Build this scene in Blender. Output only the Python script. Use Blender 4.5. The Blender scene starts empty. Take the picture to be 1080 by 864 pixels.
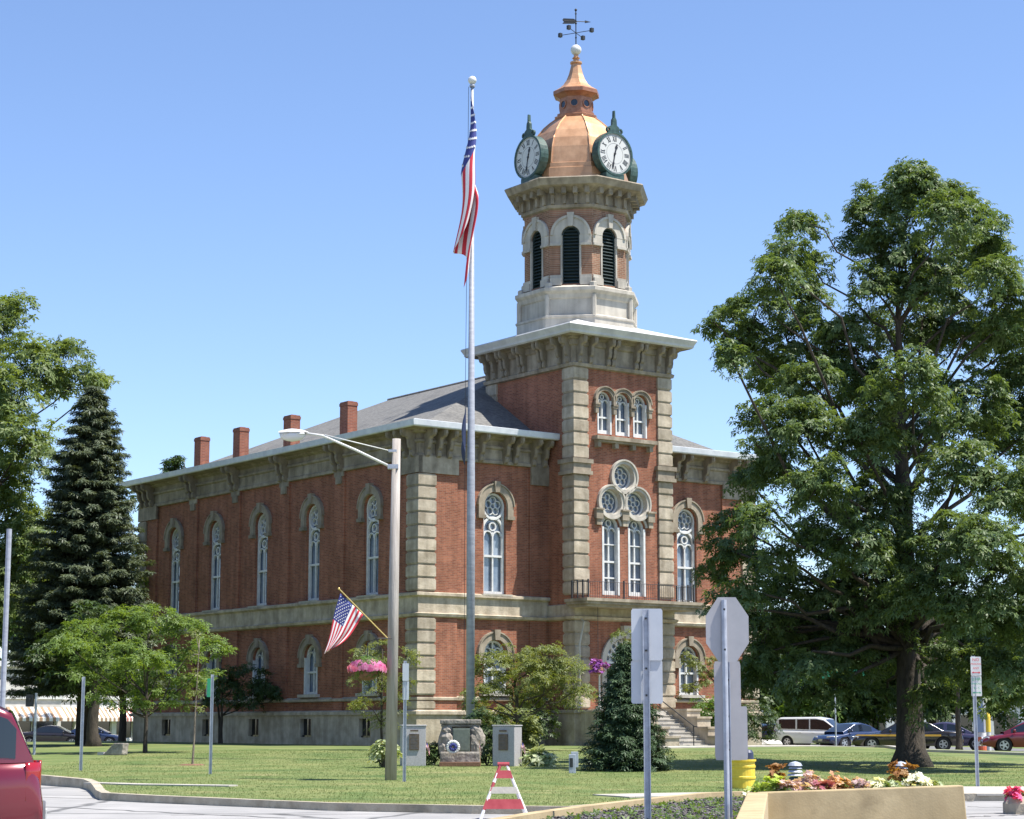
import bpy, math, random
import numpy as np
from mathutils import Vector, Matrix, geometry
R = math.radians; PI = math.pi
rng = np.random.default_rng(7); random.seed(7)
scene = bpy.context.scene; COL = scene.collection

# ------------------------------------------------------------------ camera, world, sun
FPX = 2133.0; PITCH = math.atan(333 / 2133.0); EYE = 1.55
cam_d = bpy.data.cameras.new('camera'); cam = bpy.data.objects.new('camera', cam_d); COL.objects.link(cam)
cam_d.sensor_width = 36; cam_d.lens = FPX / 1080 * 36; cam_d.clip_start = .5; cam_d.clip_end = 6000
cam.location = (0, 0, EYE); cam.rotation_euler = (PI / 2 + PITCH, 0, 0); scene.camera = cam
SUN_EL = R(64.5); SUN_DIR = Vector((.958, -.286, 0)).normalized() * math.cos(SUN_EL); SUN_DIR.z = math.sin(SUN_EL)
world = bpy.data.worlds.new('World'); scene.world = world; world.use_nodes = True
wn = world.node_tree; bg = wn.nodes['Background']
sky = wn.nodes.new('ShaderNodeTexSky'); sky.sky_type = 'NISHITA'; sky.sun_disc = False
sky.sun_elevation = SUN_EL; sky.sun_rotation = math.atan2(.958, -.286)
sky.air_density = 1.0; sky.dust_density = 0.4; sky.ozone_density = 2.2; sky.altitude = 1200
tint = wn.nodes.new('ShaderNodeMixRGB'); tint.blend_type = 'MULTIPLY'; tint.inputs[0].default_value = 1; tint.inputs[2].default_value = (1.0, 1.02, 1.12, 1)
wn.links.new(sky.outputs[0], tint.inputs[1]); wn.links.new(tint.outputs[0], bg.inputs[0]); bg.inputs[1].default_value = 0.108
sun_d = bpy.data.lights.new('sun', 'SUN'); sun_d.energy = 5.0; sun_d.angle = R(.53); sun_d.color = (1, .95, .87)
sun = bpy.data.objects.new('sun', sun_d); COL.objects.link(sun)
sun.rotation_euler = SUN_DIR.to_track_quat('Z', 'Y').to_euler(); sun.location = (40, -20, 60)
vs = scene.view_settings; vs.view_transform = 'Standard'; vs.look = 'None'; vs.exposure = 0.9; vs.gamma = 1

# ------------------------------------------------------------------ materials
M = {}
def sock(nt, node, name, val):
    node.inputs[name].default_value = val
def mat(name, col, rough=.8, col2=None, scale=3.0, metal=0.0, bump=0.0, bscale=None, spec=.5, detail=6, trans=0.0, lo=.35, hi=.65, coord='Object', stretch=None, emit=None):
    m = bpy.data.materials.new(name); m.use_nodes = True; nt = m.node_tree; b = nt.nodes['Principled BSDF']
    b.inputs['Roughness'].default_value = rough; b.inputs['Metallic'].default_value = metal
    b.inputs['Specular IOR Level'].default_value = spec
    b.inputs['Base Color'].default_value = (*col, 1)
    tc = nt.nodes.new('ShaderNodeTexCoord'); src = tc.outputs[coord]
    if stretch:
        mp = nt.nodes.new('ShaderNodeMapping'); mp.inputs['Scale'].default_value = stretch; nt.links.new(src, mp.inputs[0]); src = mp.outputs[0]
    if col2:
        n = nt.nodes.new('ShaderNodeTexNoise'); n.inputs['Scale'].default_value = scale; n.inputs['Detail'].default_value = detail; n.inputs['Roughness'].default_value = .6
        nt.links.new(src, n.inputs['Vector'])
        r = nt.nodes.new('ShaderNodeValToRGB'); r.color_ramp.elements[0].position = lo; r.color_ramp.elements[1].position = hi
        r.color_ramp.elements[0].color = (*col, 1); r.color_ramp.elements[1].color = (*col2, 1)
        nt.links.new(n.outputs[0], r.inputs[0]); nt.links.new(r.outputs[0], b.inputs['Base Color'])
    if bump:
        n2 = nt.nodes.new('ShaderNodeTexNoise'); n2.inputs['Scale'].default_value = bscale or scale * 4; n2.inputs['Detail'].default_value = 5
        nt.links.new(src, n2.inputs['Vector'])
        bp = nt.nodes.new('ShaderNodeBump'); bp.inputs['Strength'].default_value = bump; bp.inputs['Distance'].default_value = .05
        nt.links.new(n2.outputs[0], bp.inputs['Height']); nt.links.new(bp.outputs[0], b.inputs['Normal'])
    if emit: b.inputs['Emission Color'].default_value = (*emit, 1); b.inputs['Emission Strength'].default_value = 1
    M[name] = m; return m
def brick_mat(name, c1, c2, mortar, scale=1.0, bw=.215, rh=.075, ms=.009):
    m = bpy.data.materials.new(name); m.use_nodes = True; nt = m.node_tree; b = nt.nodes['Principled BSDF']; b.inputs['Roughness'].default_value = .9
    b.inputs['Specular IOR Level'].default_value = .2
    tc = nt.nodes.new('ShaderNodeTexCoord'); sp = nt.nodes.new('ShaderNodeSeparateXYZ'); nt.links.new(tc.outputs['Object'], sp.inputs[0])
    ad = nt.nodes.new('ShaderNodeMath'); ad.operation = 'ADD'; nt.links.new(sp.outputs[0], ad.inputs[0]); nt.links.new(sp.outputs[1], ad.inputs[1])
    cb = nt.nodes.new('ShaderNodeCombineXYZ'); nt.links.new(ad.outputs[0], cb.inputs[0]); nt.links.new(sp.outputs[2], cb.inputs[1])
    bt = nt.nodes.new('ShaderNodeTexBrick'); bt.inputs['Scale'].default_value = scale; bt.inputs['Brick Width'].default_value = bw; bt.inputs['Row Height'].default_value = rh
    bt.inputs['Mortar Size'].default_value = ms; bt.inputs['Mortar Smooth'].default_value = .2; bt.inputs['Bias'].default_value = -.1
    nt.links.new(cb.outputs[0], bt.inputs['Vector'])
    bt.inputs['Color1'].default_value = (*c1, 1); bt.inputs['Color2'].default_value = (*c2, 1); bt.inputs['Mortar'].default_value = (*mortar, 1)
    n = nt.nodes.new('ShaderNodeTexNoise'); n.inputs['Scale'].default_value = .55; n.inputs['Detail'].default_value = 8; n.inputs['Roughness'].default_value = .7
    nt.links.new(tc.outputs['Object'], n.inputs['Vector'])
    mr = nt.nodes.new('ShaderNodeMapRange'); mr.inputs['From Min'].default_value = .3; mr.inputs['From Max'].default_value = .7; mr.inputs['To Min'].default_value = .72; mr.inputs['To Max'].default_value = 1.22
    nt.links.new(n.outputs[0], mr.inputs[0])
    mx = nt.nodes.new('ShaderNodeMixRGB'); mx.blend_type = 'MULTIPLY'; mx.inputs[0].default_value = 1
    nt.links.new(bt.outputs[0], mx.inputs[1]); nt.links.new(mr.outputs[0], mx.inputs[2])
    nt.links.new(mx.outputs[0], b.inputs['Base Color'])
    bp = nt.nodes.new('ShaderNodeBump'); bp.inputs['Strength'].default_value = .5; bp.inputs['Distance'].default_value = .01; bp.invert = True
    nt.links.new(bt.outputs['Fac'], bp.inputs['Height']); nt.links.new(bp.outputs[0], b.inputs['Normal'])
    M[name] = m; return m
def leaf_mat(name, ca, cb_, trans=.35, rough=.5):
    m = bpy.data.materials.new(name); m.use_nodes = True; nt = m.node_tree; b = nt.nodes['Principled BSDF']; out = nt.nodes['Material Output']
    at = nt.nodes.new('ShaderNodeAttribute'); at.attribute_name = 'rnd'
    r = nt.nodes.new('ShaderNodeValToRGB'); r.color_ramp.elements[0].color = (*ca, 1); r.color_ramp.elements[1].color = (*cb_, 1)
    nt.links.new(at.outputs['Fac'], r.inputs[0]); nt.links.new(r.outputs[0], b.inputs['Base Color'])
    b.inputs['Roughness'].default_value = rough; b.inputs['Specular IOR Level'].default_value = .35
    t = nt.nodes.new('ShaderNodeBsdfTranslucent')
    hs = nt.nodes.new('ShaderNodeMixRGB'); hs.blend_type = 'MULTIPLY'; hs.inputs[0].default_value = 1; hs.inputs[2].default_value = (1.6, 1.5, .5, 1)
    nt.links.new(r.outputs[0], hs.inputs[1]); nt.links.new(hs.outputs[0], t.inputs[0])
    mx = nt.nodes.new('ShaderNodeMixShader'); mx.inputs[0].default_value = trans
    nt.links.new(b.outputs[0], mx.inputs[1]); nt.links.new(t.outputs[0], mx.inputs[2]); nt.links.new(mx.outputs[0], out.inputs[0])
    M[name] = m; return m
brick_mat('brick', (.35, .13, .074), (.22, .074, .046), (.29, .195, .14))
brick_mat('belfry_brick', (.33, .17, .11), (.20, .10, .065), (.36, .28, .2), bw=.26, rh=.09, ms=.012)
brick_mat('chimney_brick', (.36, .13, .08), (.24, .075, .05), (.28, .2, .16))
mat('stone', (.315, .26, .185), .9, (.50, .43, .33), 1.6, bump=.25, bscale=12)
mat('trim_stone', (.215, .175, .125), .88, (.37, .315, .24), 1.5, bump=.15, bscale=10)
mat('painted_trim', (.40, .365, .31), .75, (.53, .49, .42), .9)
mat('white_paint', (.55, .55, .53), .5, (.68, .68, .66), 5)
mat('metal_roof', (.42, .42, .42), .6, (.58, .58, .56), 1.2)
mat('gutter_white', (.52, .54, .58), .5, (.66, .68, .70), 2)
mat('shingle', (.10, .10, .095), .95, (.19, .185, .175), 5, bump=.5, bscale=20, stretch=(1, 1, 3))
mat('glass', (.10, .14, .21), .06, (.26, .30, .35), .9, spec=1.0)
mat('dark_glass', (.012, .015, .018), .05, spec=.8)
mat('copper', (.50, .27, .14), .45, (.66, .38, .21), 1.8, metal=.5, bump=.12, bscale=3)
mat('copper_dark', (.30, .13, .075), .5, (.42, .2, .12), 4, metal=.5)
mat('iron', (.02, .022, .025), .5)
mat('louver', (.018, .035, .035), .6)
mat('clock_green', (.015, .042, .036), .5, (.05, .10, .085), 6)
mat('clock_white', (.56, .56, .54), .5)
mat('blackpaint', (.015, .015, .018), .5)
mat('door_green', (.02, .05, .035), .45)
mat('grass', (.075, .125, .024), .95, (.19, .20, .065), .55, bump=.9, bscale=9, detail=15, lo=.34, hi=.7)
mat('grass_blade', (.09, .16, .03), .8, (.2, .24, .07), 3)
mat('earth', (.12, .13, .05), .95, (.17, .17, .08), .3)
mat('asphalt', (.25, .245, .24), .92, (.33, .32, .31), .5, bump=.2, bscale=40, detail=10)
mat('back_asphalt', (.13, .13, .13), .9, (.17, .17, .165), .8)
mat('concrete', (.34, .32, .28), .9, (.46, .43, .38), 1.8, bump=.15, bscale=25, detail=10)
mat('kerb_concrete', (.33, .28, .21), .92, (.45, .40, .31), 3, bump=.25, bscale=20)
mat('tan_concrete', (.33, .25, .135), .9, (.45, .355, .205), .8, bump=.08, bscale=30, detail=10)
mat('tar', (.09, .09, .09), .8)
mat('soil', (.05, .042, .04), .95, (.14, .12, .115), 8, bump=.9, bscale=30)
mat('mulch', (.16, .08, .05), .95, (.24, .13, .08), 9, bump=.7)
mat('galv', (.33, .35, .40), .45, (.45, .48, .54), 6, metal=.2)
mat('sign_back', (.36, .355, .365), .55, (.42, .41, .42), 2, metal=.15)
mat('sign_back_light', (.50, .53, .57), .5, (.58, .60, .63), 2, metal=.15)
mat('pole_alu', (.27, .285, .33), .5, (.36, .38, .43), 3, stretch=(1, 1, 4))
mat('pole_wood', (.27, .24, .21), .85, (.40, .365, .335), 2.2, stretch=(5, 5, .35), bump=.3, bscale=9)
mat('gold', (.75, .55, .2), .35, metal=.7)
mat('bark', (.035, .028, .022), .95, (.075, .06, .045), 5, bump=.8, stretch=(2, 2, .5))
mat('bark_light', (.16, .13, .10), .95, (.24, .2, .16), 6, bump=.6)
mat('granite', (.33, .32, .33), .6, (.42, .41, .42), 30)
mat('rough_stone', (.16, .145, .125), .95, (.34, .31, .27), 3.5, bump=.9, bscale=7)
mat('plaque', (.10, .075, .055), .45, (.16, .12, .09), 12, metal=.5)
mat('plaque_green', (.13, .15, .125), .5, (.18, .2, .165), 8, metal=.3)
mat('flag_red', (.55, .03, .05), .8); mat('flag_white', (.78, .76, .76), .8); mat('flag_blue', (.035, .045, .2), .8)
mat('wood', (.5, .33, .14), .6)
mat('red_paint', (.29, .03, .04), .5, (.38, .06, .07), 5)
mat('orange', (.75, .16, .07), .5)
mat('yellow', (.72, .50, .04), .5, (.82, .6, .07), 6)
mat('dark_blue', (.03, .04, .09), .4)
mat('green_sign', (.02, .28, .17), .5)
mat('sign_red', (.6, .04, .06), .6); mat('sign_green', (.03, .3, .15), .6)
mat('rubber', (.015, .015, .016), .85)
mat('alloy', (.5, .5, .52), .3, metal=.8)
mat('awning_brown', (.32, .20, .12), .85); mat('awning_cream', (.75, .72, .65), .85)
mat('shop_stone', (.5, .48, .44), .9, (.65, .62, .58), 1.2, bump=.4, bscale=3)
mat('shop_white', (.62, .62, .60), .8, (.7, .7, .68), 1)
mat('shop_red', (.38, .10, .08), .8)
def car_paint(name, c, rough=.25, metal=.2):
    m = mat(name, c, rough, metal=metal, spec=.6); m.node_tree.nodes['Principled BSDF'].inputs['Coat Weight'].default_value = .8
    m.node_tree.nodes['Principled BSDF'].inputs['Coat Roughness'].default_value = .06
    return m
car_paint('paint_red', (.16, .008, .02)); car_paint('paint_white', (.70, .70, .69), metal=0); car_paint('paint_navy', (.02, .035, .09)); car_paint('paint_black', (.02, .016, .017))
car_paint('paint_purple', (.06, .05, .10)); car_paint('paint_silver', (.45, .47, .5)); car_paint('paint_blue', (.07, .12, .24))
mat('gold_stripe', (.75, .42, .05), .4)
mat('bumper_grey', (.10, .10, .11), .6)
mat('lens_red', (.28, .01, .015), .12, spec=.8); mat('lens_clear', (.6, .6, .62), .1, spec=.9); mat('lens_pale', (.62, .52, .5), .2, spec=.8)
leaf_mat('leaf_chestnut', (.055, .10, .032), (.155, .215, .085), .33)
leaf_mat('leaf_mid', (.06, .12, .022), (.14, .22, .05), .38)
leaf_mat('leaf_bright', (.085, .15, .03), (.20, .28, .08), .42)
leaf_mat('leaf_pale', (.09, .14, .04), (.2, .26, .1), .4)
leaf_mat('leaf_olive', (.10, .135, .04), (.23, .26, .10), .38)
leaf_mat('leaf_dark', (.03, .06, .018), (.07, .11, .035), .25)
leaf_mat('leaf_spruce', (.05, .075, .042), (.13, .155, .09), .2)
leaf_mat('leaf_spruce_blue', (.028, .06, .028), (.085, .135, .065), .12)
# -- ground with worn patches, mowing bands and cracks
leaf_mat('leaf_grass', (.055, .11, .02), (.24, .235, .085), .25)
leaf_mat('leaf_rust', (.25, .10, .035), (.34, .2, .06), .3)
leaf_mat('leaf_lime', (.3, .42, .05), (.5, .6, .12), .3)
leaf_mat('leaf_hosta', (.12, .2, .04), (.6, .62, .42), .25)
leaf_mat('petal_pink', (.55, .08, .3), (.8, .4, .62), .3)
leaf_mat('petal_purple', (.18, .04, .3), (.4, .15, .5), .3)
leaf_mat('petal_magenta', (.6, .03, .18), (.75, .12, .3), .3)
leaf_mat('petal_coral', (.5, .25, .16), (.7, .5, .3), .3)
leaf_mat('petal_pale', (.5, .3, .34), (.7, .6, .55), .3)
leaf_mat('petal_wine', (.3, .06, .1), (.5, .2, .22), .3)
leaf_mat('petal_white', (.7, .7, .6), (.8, .8, .7), .3)

def vary_blocks(name, lo=.8, hi=1.12, streak=.25):
    """each block its own tone, with vertical weather streaks"""
    nt = M[name].node_tree; b = nt.nodes['Principled BSDF']; src = b.inputs['Base Color'].links[0].from_socket
    ge = nt.nodes.new('ShaderNodeNewGeometry'); mr = nt.nodes.new('ShaderNodeMapRange'); mr.inputs['To Min'].default_value = lo; mr.inputs['To Max'].default_value = hi
    nt.links.new(ge.outputs['Random Per Island'], mr.inputs[0])
    tc = nt.nodes.new('ShaderNodeTexCoord'); mp = nt.nodes.new('ShaderNodeMapping'); mp.inputs['Scale'].default_value = (2.2, 2.2, .22); nt.links.new(tc.outputs['Object'], mp.inputs[0])
    n = nt.nodes.new('ShaderNodeTexNoise'); n.inputs['Scale'].default_value = 1.5; n.inputs['Detail'].default_value = 8; nt.links.new(mp.outputs[0], n.inputs['Vector'])
    m2 = nt.nodes.new('ShaderNodeMapRange'); m2.inputs['From Min'].default_value = .38; m2.inputs['From Max'].default_value = .66; m2.inputs['To Min'].default_value = 1.06; m2.inputs['To Max'].default_value = 1 - streak
    nt.links.new(n.outputs[0], m2.inputs[0])
    mu = nt.nodes.new('ShaderNodeMath'); mu.operation = 'MULTIPLY'; nt.links.new(mr.outputs[0], mu.inputs[0]); nt.links.new(m2.outputs[0], mu.inputs[1])
    mx = nt.nodes.new('ShaderNodeMixRGB'); mx.blend_type = 'MULTIPLY'; mx.inputs[0].default_value = 1; nt.links.new(src, mx.inputs[1]); nt.links.new(mu.outputs[0], mx.inputs[2]); nt.links.new(mx.outputs[0], b.inputs['Base Color'])
for n_ in ('stone', 'trim_stone'): vary_blocks(n_)
for n_ in ('brick', 'belfry_brick', 'painted_trim'): vary_blocks(n_, .97, 1.03, .22)
vary_blocks('tan_concrete', .95, 1.05, .10); vary_blocks('chimney_brick', .85, 1.1, .2)
def layer(name, col, scale, lo, hi, amt, stretch=(1, 1, 1), cracks=0):
    """another tone over a material where a noise (or the edges of cells) says so"""
    nt = M[name].node_tree; b = nt.nodes['Principled BSDF']; src = b.inputs['Base Color'].links[0].from_socket
    tc = nt.nodes.new('ShaderNodeTexCoord'); mp = nt.nodes.new('ShaderNodeMapping'); mp.inputs['Scale'].default_value = stretch; nt.links.new(tc.outputs['Object'], mp.inputs[0]); vec = mp.outputs[0]
    if cracks:
        nn = nt.nodes.new('ShaderNodeTexNoise'); nn.inputs['Scale'].default_value = 1.3; nn.inputs['Detail'].default_value = 6; nt.links.new(vec, nn.inputs['Vector'])
        va = nt.nodes.new('ShaderNodeMixRGB'); va.inputs[0].default_value = .22; nt.links.new(vec, va.inputs[1]); nt.links.new(nn.outputs[1], va.inputs[2])
        n = nt.nodes.new('ShaderNodeTexVoronoi'); n.feature = 'DISTANCE_TO_EDGE'; n.inputs['Scale'].default_value = scale; nt.links.new(va.outputs[0], n.inputs['Vector'])
    else:
        n = nt.nodes.new('ShaderNodeTexNoise'); n.inputs['Scale'].default_value = scale; n.inputs['Detail'].default_value = 10; n.inputs['Roughness'].default_value = .65; nt.links.new(vec, n.inputs['Vector'])
    mr = nt.nodes.new('ShaderNodeMapRange'); mr.inputs['From Min'].default_value = lo; mr.inputs['From Max'].default_value = hi; mr.inputs['To Min'].default_value = 0; mr.inputs['To Max'].default_value = amt
    nt.links.new(n.outputs[0], mr.inputs[0]); mx = nt.nodes.new('ShaderNodeMixRGB'); nt.links.new(mr.outputs[0], mx.inputs[0]); nt.links.new(src, mx.inputs[1]); mx.inputs[2].default_value = (*col, 1)
    nt.links.new(mx.outputs[0], b.inputs['Base Color'])
layer('grass', (.26, .235, .10), .35, .56, .70, .75, (1, 1.6, 1)); layer('grass', (.05, .10, .018), .28, .55, .66, .6, (.35, 1.4, 1)); layer('grass', (.30, .26, .13), 1.7, .62, .72, .6)
layer('asphalt', (.12, .115, .11), .5, .57, .72, .55, (.4, 1.3, 1)); layer('asphalt', (.07, .07, .07), .16, .012, .004, .8, cracks=1); layer('asphalt', (.42, .41, .39), 1.4, .58, .7, .4)
layer('copper', (.36, .19, .10), 1.1, .5, .66, .55, (1, 1, .35)); layer('copper', (.75, .50, .30), 2.3, .58, .7, .4, (1, 1, .3)); layer('shingle', (.07, .07, .07), .8, .5, .66, .5)
layer('concrete', (.22, .2, .17), .8, .55, .7, .5); layer('kerb_concrete', (.16, .14, .10), 1.4, .52, .66, .6); layer('tan_concrete', (.2, .15, .08), .9, .54, .7, .55)

# ------------------------------------------------------------------ geometry helpers
class MB:
    def __init__(s): s.v = []; s.f = []; s.mi = []; s.uv = None
    def face(s, pts, mi=0):
        i = len(s.v); s.v += [tuple(p) for p in pts]; s.f.append(tuple(range(i, i + len(pts)))); s.mi.append(mi)
    def raw(s, vs, fs, mi=0):
        i = len(s.v); s.v += [tuple(p) for p in vs]; s.f += [tuple(a + i for a in f) for f in fs]; s.mi += [mi] * len(fs)
    def box(s, x0, x1, y0, y1, z0, z1, mi=0, X=None):
        vs = [(x, y, z) for x in (x0, x1) for y in (y0, y1) for z in (z0, z1)]
        if X: vs = [X(*p) for p in vs]
        s.raw(vs, [(0, 1, 3, 2), (4, 6, 7, 5), (0, 4, 5, 1), (2, 3, 7, 6), (0, 2, 6, 4), (1, 5, 7, 3)], mi)
    def prism(s, poly, X, d0, d1, mi=0):
        """poly: list of 2D points; X(a,b,d) -> 3D"""
        n = len(poly); vs = [X(a, b, d0) for a, b in poly] + [X(a, b, d1) for a, b in poly]
        tri = geometry.tessellate_polygon([[Vector((a, b, 0)) for a, b in poly]])
        fs = [tuple(t) for t in tri] + [tuple(n + k for k in reversed(t)) for t in tri] + [(k, (k + 1) % n, n + (k + 1) % n, n + k) for k in range(n)]
        s.raw(vs, fs, mi)
    def tube(s, pts, rad, n=8, mi=0, cap=True):
        pts = [Vector(p) for p in pts]; m = len(pts)
        if not hasattr(rad, '__len__'): rad = [rad] * m
        vs = []; up = Vector((0, 0, 1))
        for i, p in enumerate(pts):
            t = (pts[min(i + 1, m - 1)] - pts[max(i - 1, 0)]).normalized()
            a = t.cross(up if abs(t.z) < .9 else Vector((1, 0, 0))).normalized(); b = t.cross(a)
            for k in range(n):
                an = 2 * PI * k / n; vs.append(p + (a * math.cos(an) + b * math.sin(an)) * rad[i])
        fs = [(i * n + k, i * n + (k + 1) % n, (i + 1) * n + (k + 1) % n, (i + 1) * n + k) for i in range(m - 1) for k in range(n)]
        if cap: fs += [tuple(range(n - 1, -1, -1)), tuple((m - 1) * n + k for k in range(n))]
        s.raw(vs, fs, mi)
    def lathe(s, prof, n=16, c=(0, 0), off=0.0, mi=0, cap=False):
        vs = []
        for r, z in prof:
            for k in range(n):
                a = off + 2 * PI * k / n; vs.append((c[0] + r * math.cos(a), c[1] + r * math.sin(a), z))
        m = len(prof)
        fs = [(i * n + k, i * n + (k + 1) % n, (i + 1) * n + (k + 1) % n, (i + 1) * n + k) for i in range(m - 1) for k in range(n)]
        if cap: fs += [tuple(range(n - 1, -1, -1)), tuple((m - 1) * n + k for k in range(n))]
        s.raw(vs, fs, mi)
    def ring(s, x0, x1, y0, y1, prof, mi=0):
        """profile (offset outward, z) swept around a rectangle with mitred corners"""
        vs = []
        for o, z in prof: vs += [(x0 - o, y0 - o, z), (x1 + o, y0 - o, z), (x1 + o, y1 + o, z), (x0 - o, y1 + o, z)]
        m = len(prof)
        s.raw(vs, [(i * 4 + k, i * 4 + (k + 1) % 4, (i + 1) * 4 + (k + 1) % 4, (i + 1) * 4 + k) for i in range(m - 1) for k in range(4)], mi)
    def grid(s, fn, nu, nv, mi=0, mf=None):
        vs = [fn(i / nu, j / nv) for j in range(nv + 1) for i in range(nu + 1)]
        i0 = len(s.v); s.v += [tuple(p) for p in vs]
        for j in range(nv):
            for i in range(nu):
                a = i0 + j * (nu + 1) + i; s.f.append((a, a + 1, a + nu + 2, a + nu + 1)); s.mi.append(mf((i + .5) / nu, (j + .5) / nv) if mf else mi)
    def sphere(s, c, r, n=16, m=10, mi=0, sc=(1, 1, 1), jit=0, seed=0):
        rr = random.Random(seed); vs = []
        for j in range(m + 1):
            t = PI * j / m
            for k in range(n):
                a = 2 * PI * k / n; q = r * (1 + (rr.random() - .5) * jit)
                vs.append((c[0] + q * sc[0] * math.sin(t) * math.cos(a), c[1] + q * sc[1] * math.sin(t) * math.sin(a), c[2] + q * sc[2] * math.cos(t)))
        s.raw(vs, [(j * n + k, (j + 1) * n + k, (j + 1) * n + (k + 1) % n, j * n + (k + 1) % n) for j in range(m) for k in range(n)], mi)
    def build(s, name, mats, parent=None, smooth=False, loc=None, bevel=0, kind=None):
        me = bpy.data.meshes.new(name); me.from_pydata(s.v, [], s.f)
        if isinstance(mats, str): mats = [mats]
        for m_ in mats: me.materials.append(M[m_])
        me.polygons.foreach_set('material_index', s.mi)
        me.validate(clean_customdata=False)
        import bmesh
        bm = bmesh.new(); bm.from_mesh(me); bmesh.ops.remove_doubles(bm, verts=bm.verts, dist=1e-5)
        bmesh.ops.recalc_face_normals(bm, faces=bm.faces); bm.to_mesh(me); bm.free()
        if smooth: me.polygons.foreach_set('use_smooth', [True] * len(me.polygons))
        o = bpy.data.objects.new(name, me); COL.objects.link(o)
        if parent: o.parent = parent
        if loc: o.location = loc
        if bevel:
            b = o.modifiers.new('bevel', 'BEVEL'); b.width = bevel; b.segments = 2; b.limit_method = 'ANGLE'
        if kind: o['kind'] = kind
        return o
def tag(o, label=None, cat=None, group=None, kind=None):
    if label: o['label'] = label
    if cat: o['category'] = cat
    if group: o['group'] = group
    if kind: o['kind'] = kind
    return o
def thing(name, label, cat, loc=(0, 0, 0), rz=0, group=None):
    o = bpy.data.objects.new(name, None); COL.objects.link(o); o.location = loc; o.rotation_euler = (0, 0, rz); o.empty_display_size = .3
    return tag(o, label, cat, group)
def copy_tree(o, parent=None):
    kids = [c for c in o.children]
    c = o.copy(); COL.objects.link(c)
    if parent: c.parent = parent
    for k in kids: copy_tree(k, c)
    return c
def text_mb(mb, txt, size, X, mi=0, sx=1.0):
    """flat lettering as mesh faces; X(a,b) -> 3D, text centred on 0,0"""
    cu = bpy.data.curves.new('t', 'FONT'); cu.body = txt; cu.size = size; cu.align_x = 'CENTER'; cu.align_y = 'CENTER'; cu.resolution_u = 2
    ob = bpy.data.objects.new('t', cu); COL.objects.link(ob)
    dg = bpy.context.evaluated_depsgraph_get(); me = bpy.data.meshes.new_from_object(ob.evaluated_get(dg))
    mb.raw([X(v.co.x * sx, v.co.y) for v in me.vertices], [tuple(p.vertices) for p in me.polygons], mi)
    bpy.data.objects.remove(ob); bpy.data.curves.remove(cu); bpy.data.meshes.remove(me)

# ------------------------------------------------------------------ where things stand
def ray(px, py):
    x = (px - 540) / FPX; y = -(py - 432) / FPX; c, s = math.cos(PITCH), math.sin(PITCH)
    return Vector((x, c - y * s, s + y * c))
ANG = R(36.3); r_ = ray(442, 600); BX = r_.x / r_.y * 90; BY = 90.0
Uv = Vector((math.cos(ANG), math.sin(ANG), 0)); Vv = Vector((-math.sin(ANG), math.cos(ANG), 0))
BW, BD = 20.1, 27.8
def B2W(u, v, z=0): return Vector((BX, BY, z)) + Uv * u + Vv * v
def sm(t): t = max(0, min(1, t)); return t * t * (3 - 2 * t)
def T(x, y):
    dx, dy = x - BX, y - BY; u = dx * Uv.x + dy * Uv.y; v = dx * Vv.x + dy * Vv.y
    du = max(-u, 0, u - BW); dv = max(-v, 0, v - BD); d = math.hypot(du, dv)
    f = sm(1 - d / 52) * (1 - .75 * sm((u - 15) / 12))
    return .12 + .55 * f
def gp(px, py, z=None):
    """point where the line of sight meets the ground"""
    r = ray(px, py); h = .12 if z is None else z
    for _ in range(12):
        t = (h - EYE) / r.z; x, y = r.x * t, r.y * t
        if z is None: h = T(x, y)
    return Vector((x, y, h))
def at(px, py, Y): r = ray(px, py); t = Y / r.y; return Vector((r.x * t, Y, EYE + r.z * t))

# ------------------------------------------------------------------ foliage helpers
def leaf_object(name, P, N, size, matname, parent=None, fan=5, width=.36, droop=.35, seed=0, kind=None, jit=.35, off=.0):
    g = np.random.default_rng(seed); P = np.asarray(P, float); N = np.asarray(N, float); n = len(P)
    N = N / (np.linalg.norm(N, axis=1, keepdims=True) + 1e-9)
    ref = g.normal(size=(n, 3)); A = np.cross(N, ref); A /= (np.linalg.norm(A, axis=1, keepdims=True) + 1e-9); Bv = np.cross(N, A)
    sz = size * (1 + jit * (g.random(n) - .5) * 2)
    V = np.empty((n, fan, 4, 3)); rn = np.empty((n, fan))
    base = g.random(n)
    for k in range(fan):
        th = 2 * PI * k / fan + g.normal(size=n) * .15 if fan > 1 else np.zeros(n)
        d = A * np.cos(th)[:, None] + Bv * np.sin(th)[:, None]; w = np.cross(N, d)
        s = sz[:, None]; dz = np.array([0, 0, -1.0])
        V[:, k, 0] = P + d * s * off
        V[:, k, 1] = P + d * s * .55 + w * s * width * .5 + dz * s * droop * .25
        V[:, k, 2] = P + d * s + dz * s * droop
        V[:, k, 3] = P + d * s * .55 - w * s * width * .5 + dz * s * droop * .25
        rn[:, k] = np.clip(base * .7 + g.random(n) * .3, 0, 1)
    V = V.reshape(-1, 3); nf = n * fan
    me = bpy.data.meshes.new(name); me.vertices.add(len(V)); me.vertices.foreach_set('co', V.ravel())
    me.loops.add(nf * 4); me.loops.foreach_set('vertex_index', np.arange(nf * 4, dtype=np.int32))
    me.polygons.add(nf); me.polygons.foreach_set('loop_start', np.arange(0, nf * 4, 4, dtype=np.int32))
    try: me.polygons.foreach_set('loop_total', np.full(nf, 4, dtype=np.int32))
    except Exception: pass
    me.update(calc_edges=True)
    a = me.attributes.new('rnd', 'FLOAT', 'POINT'); a.data.foreach_set('value', np.repeat(rn.ravel(), 4).astype(np.float32))
    me.materials.append(M[matname])
    o = bpy.data.objects.new(name, me); COL.objects.link(o)
    if parent: o.parent = parent
    if kind: o['kind'] = kind
    return o
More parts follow.
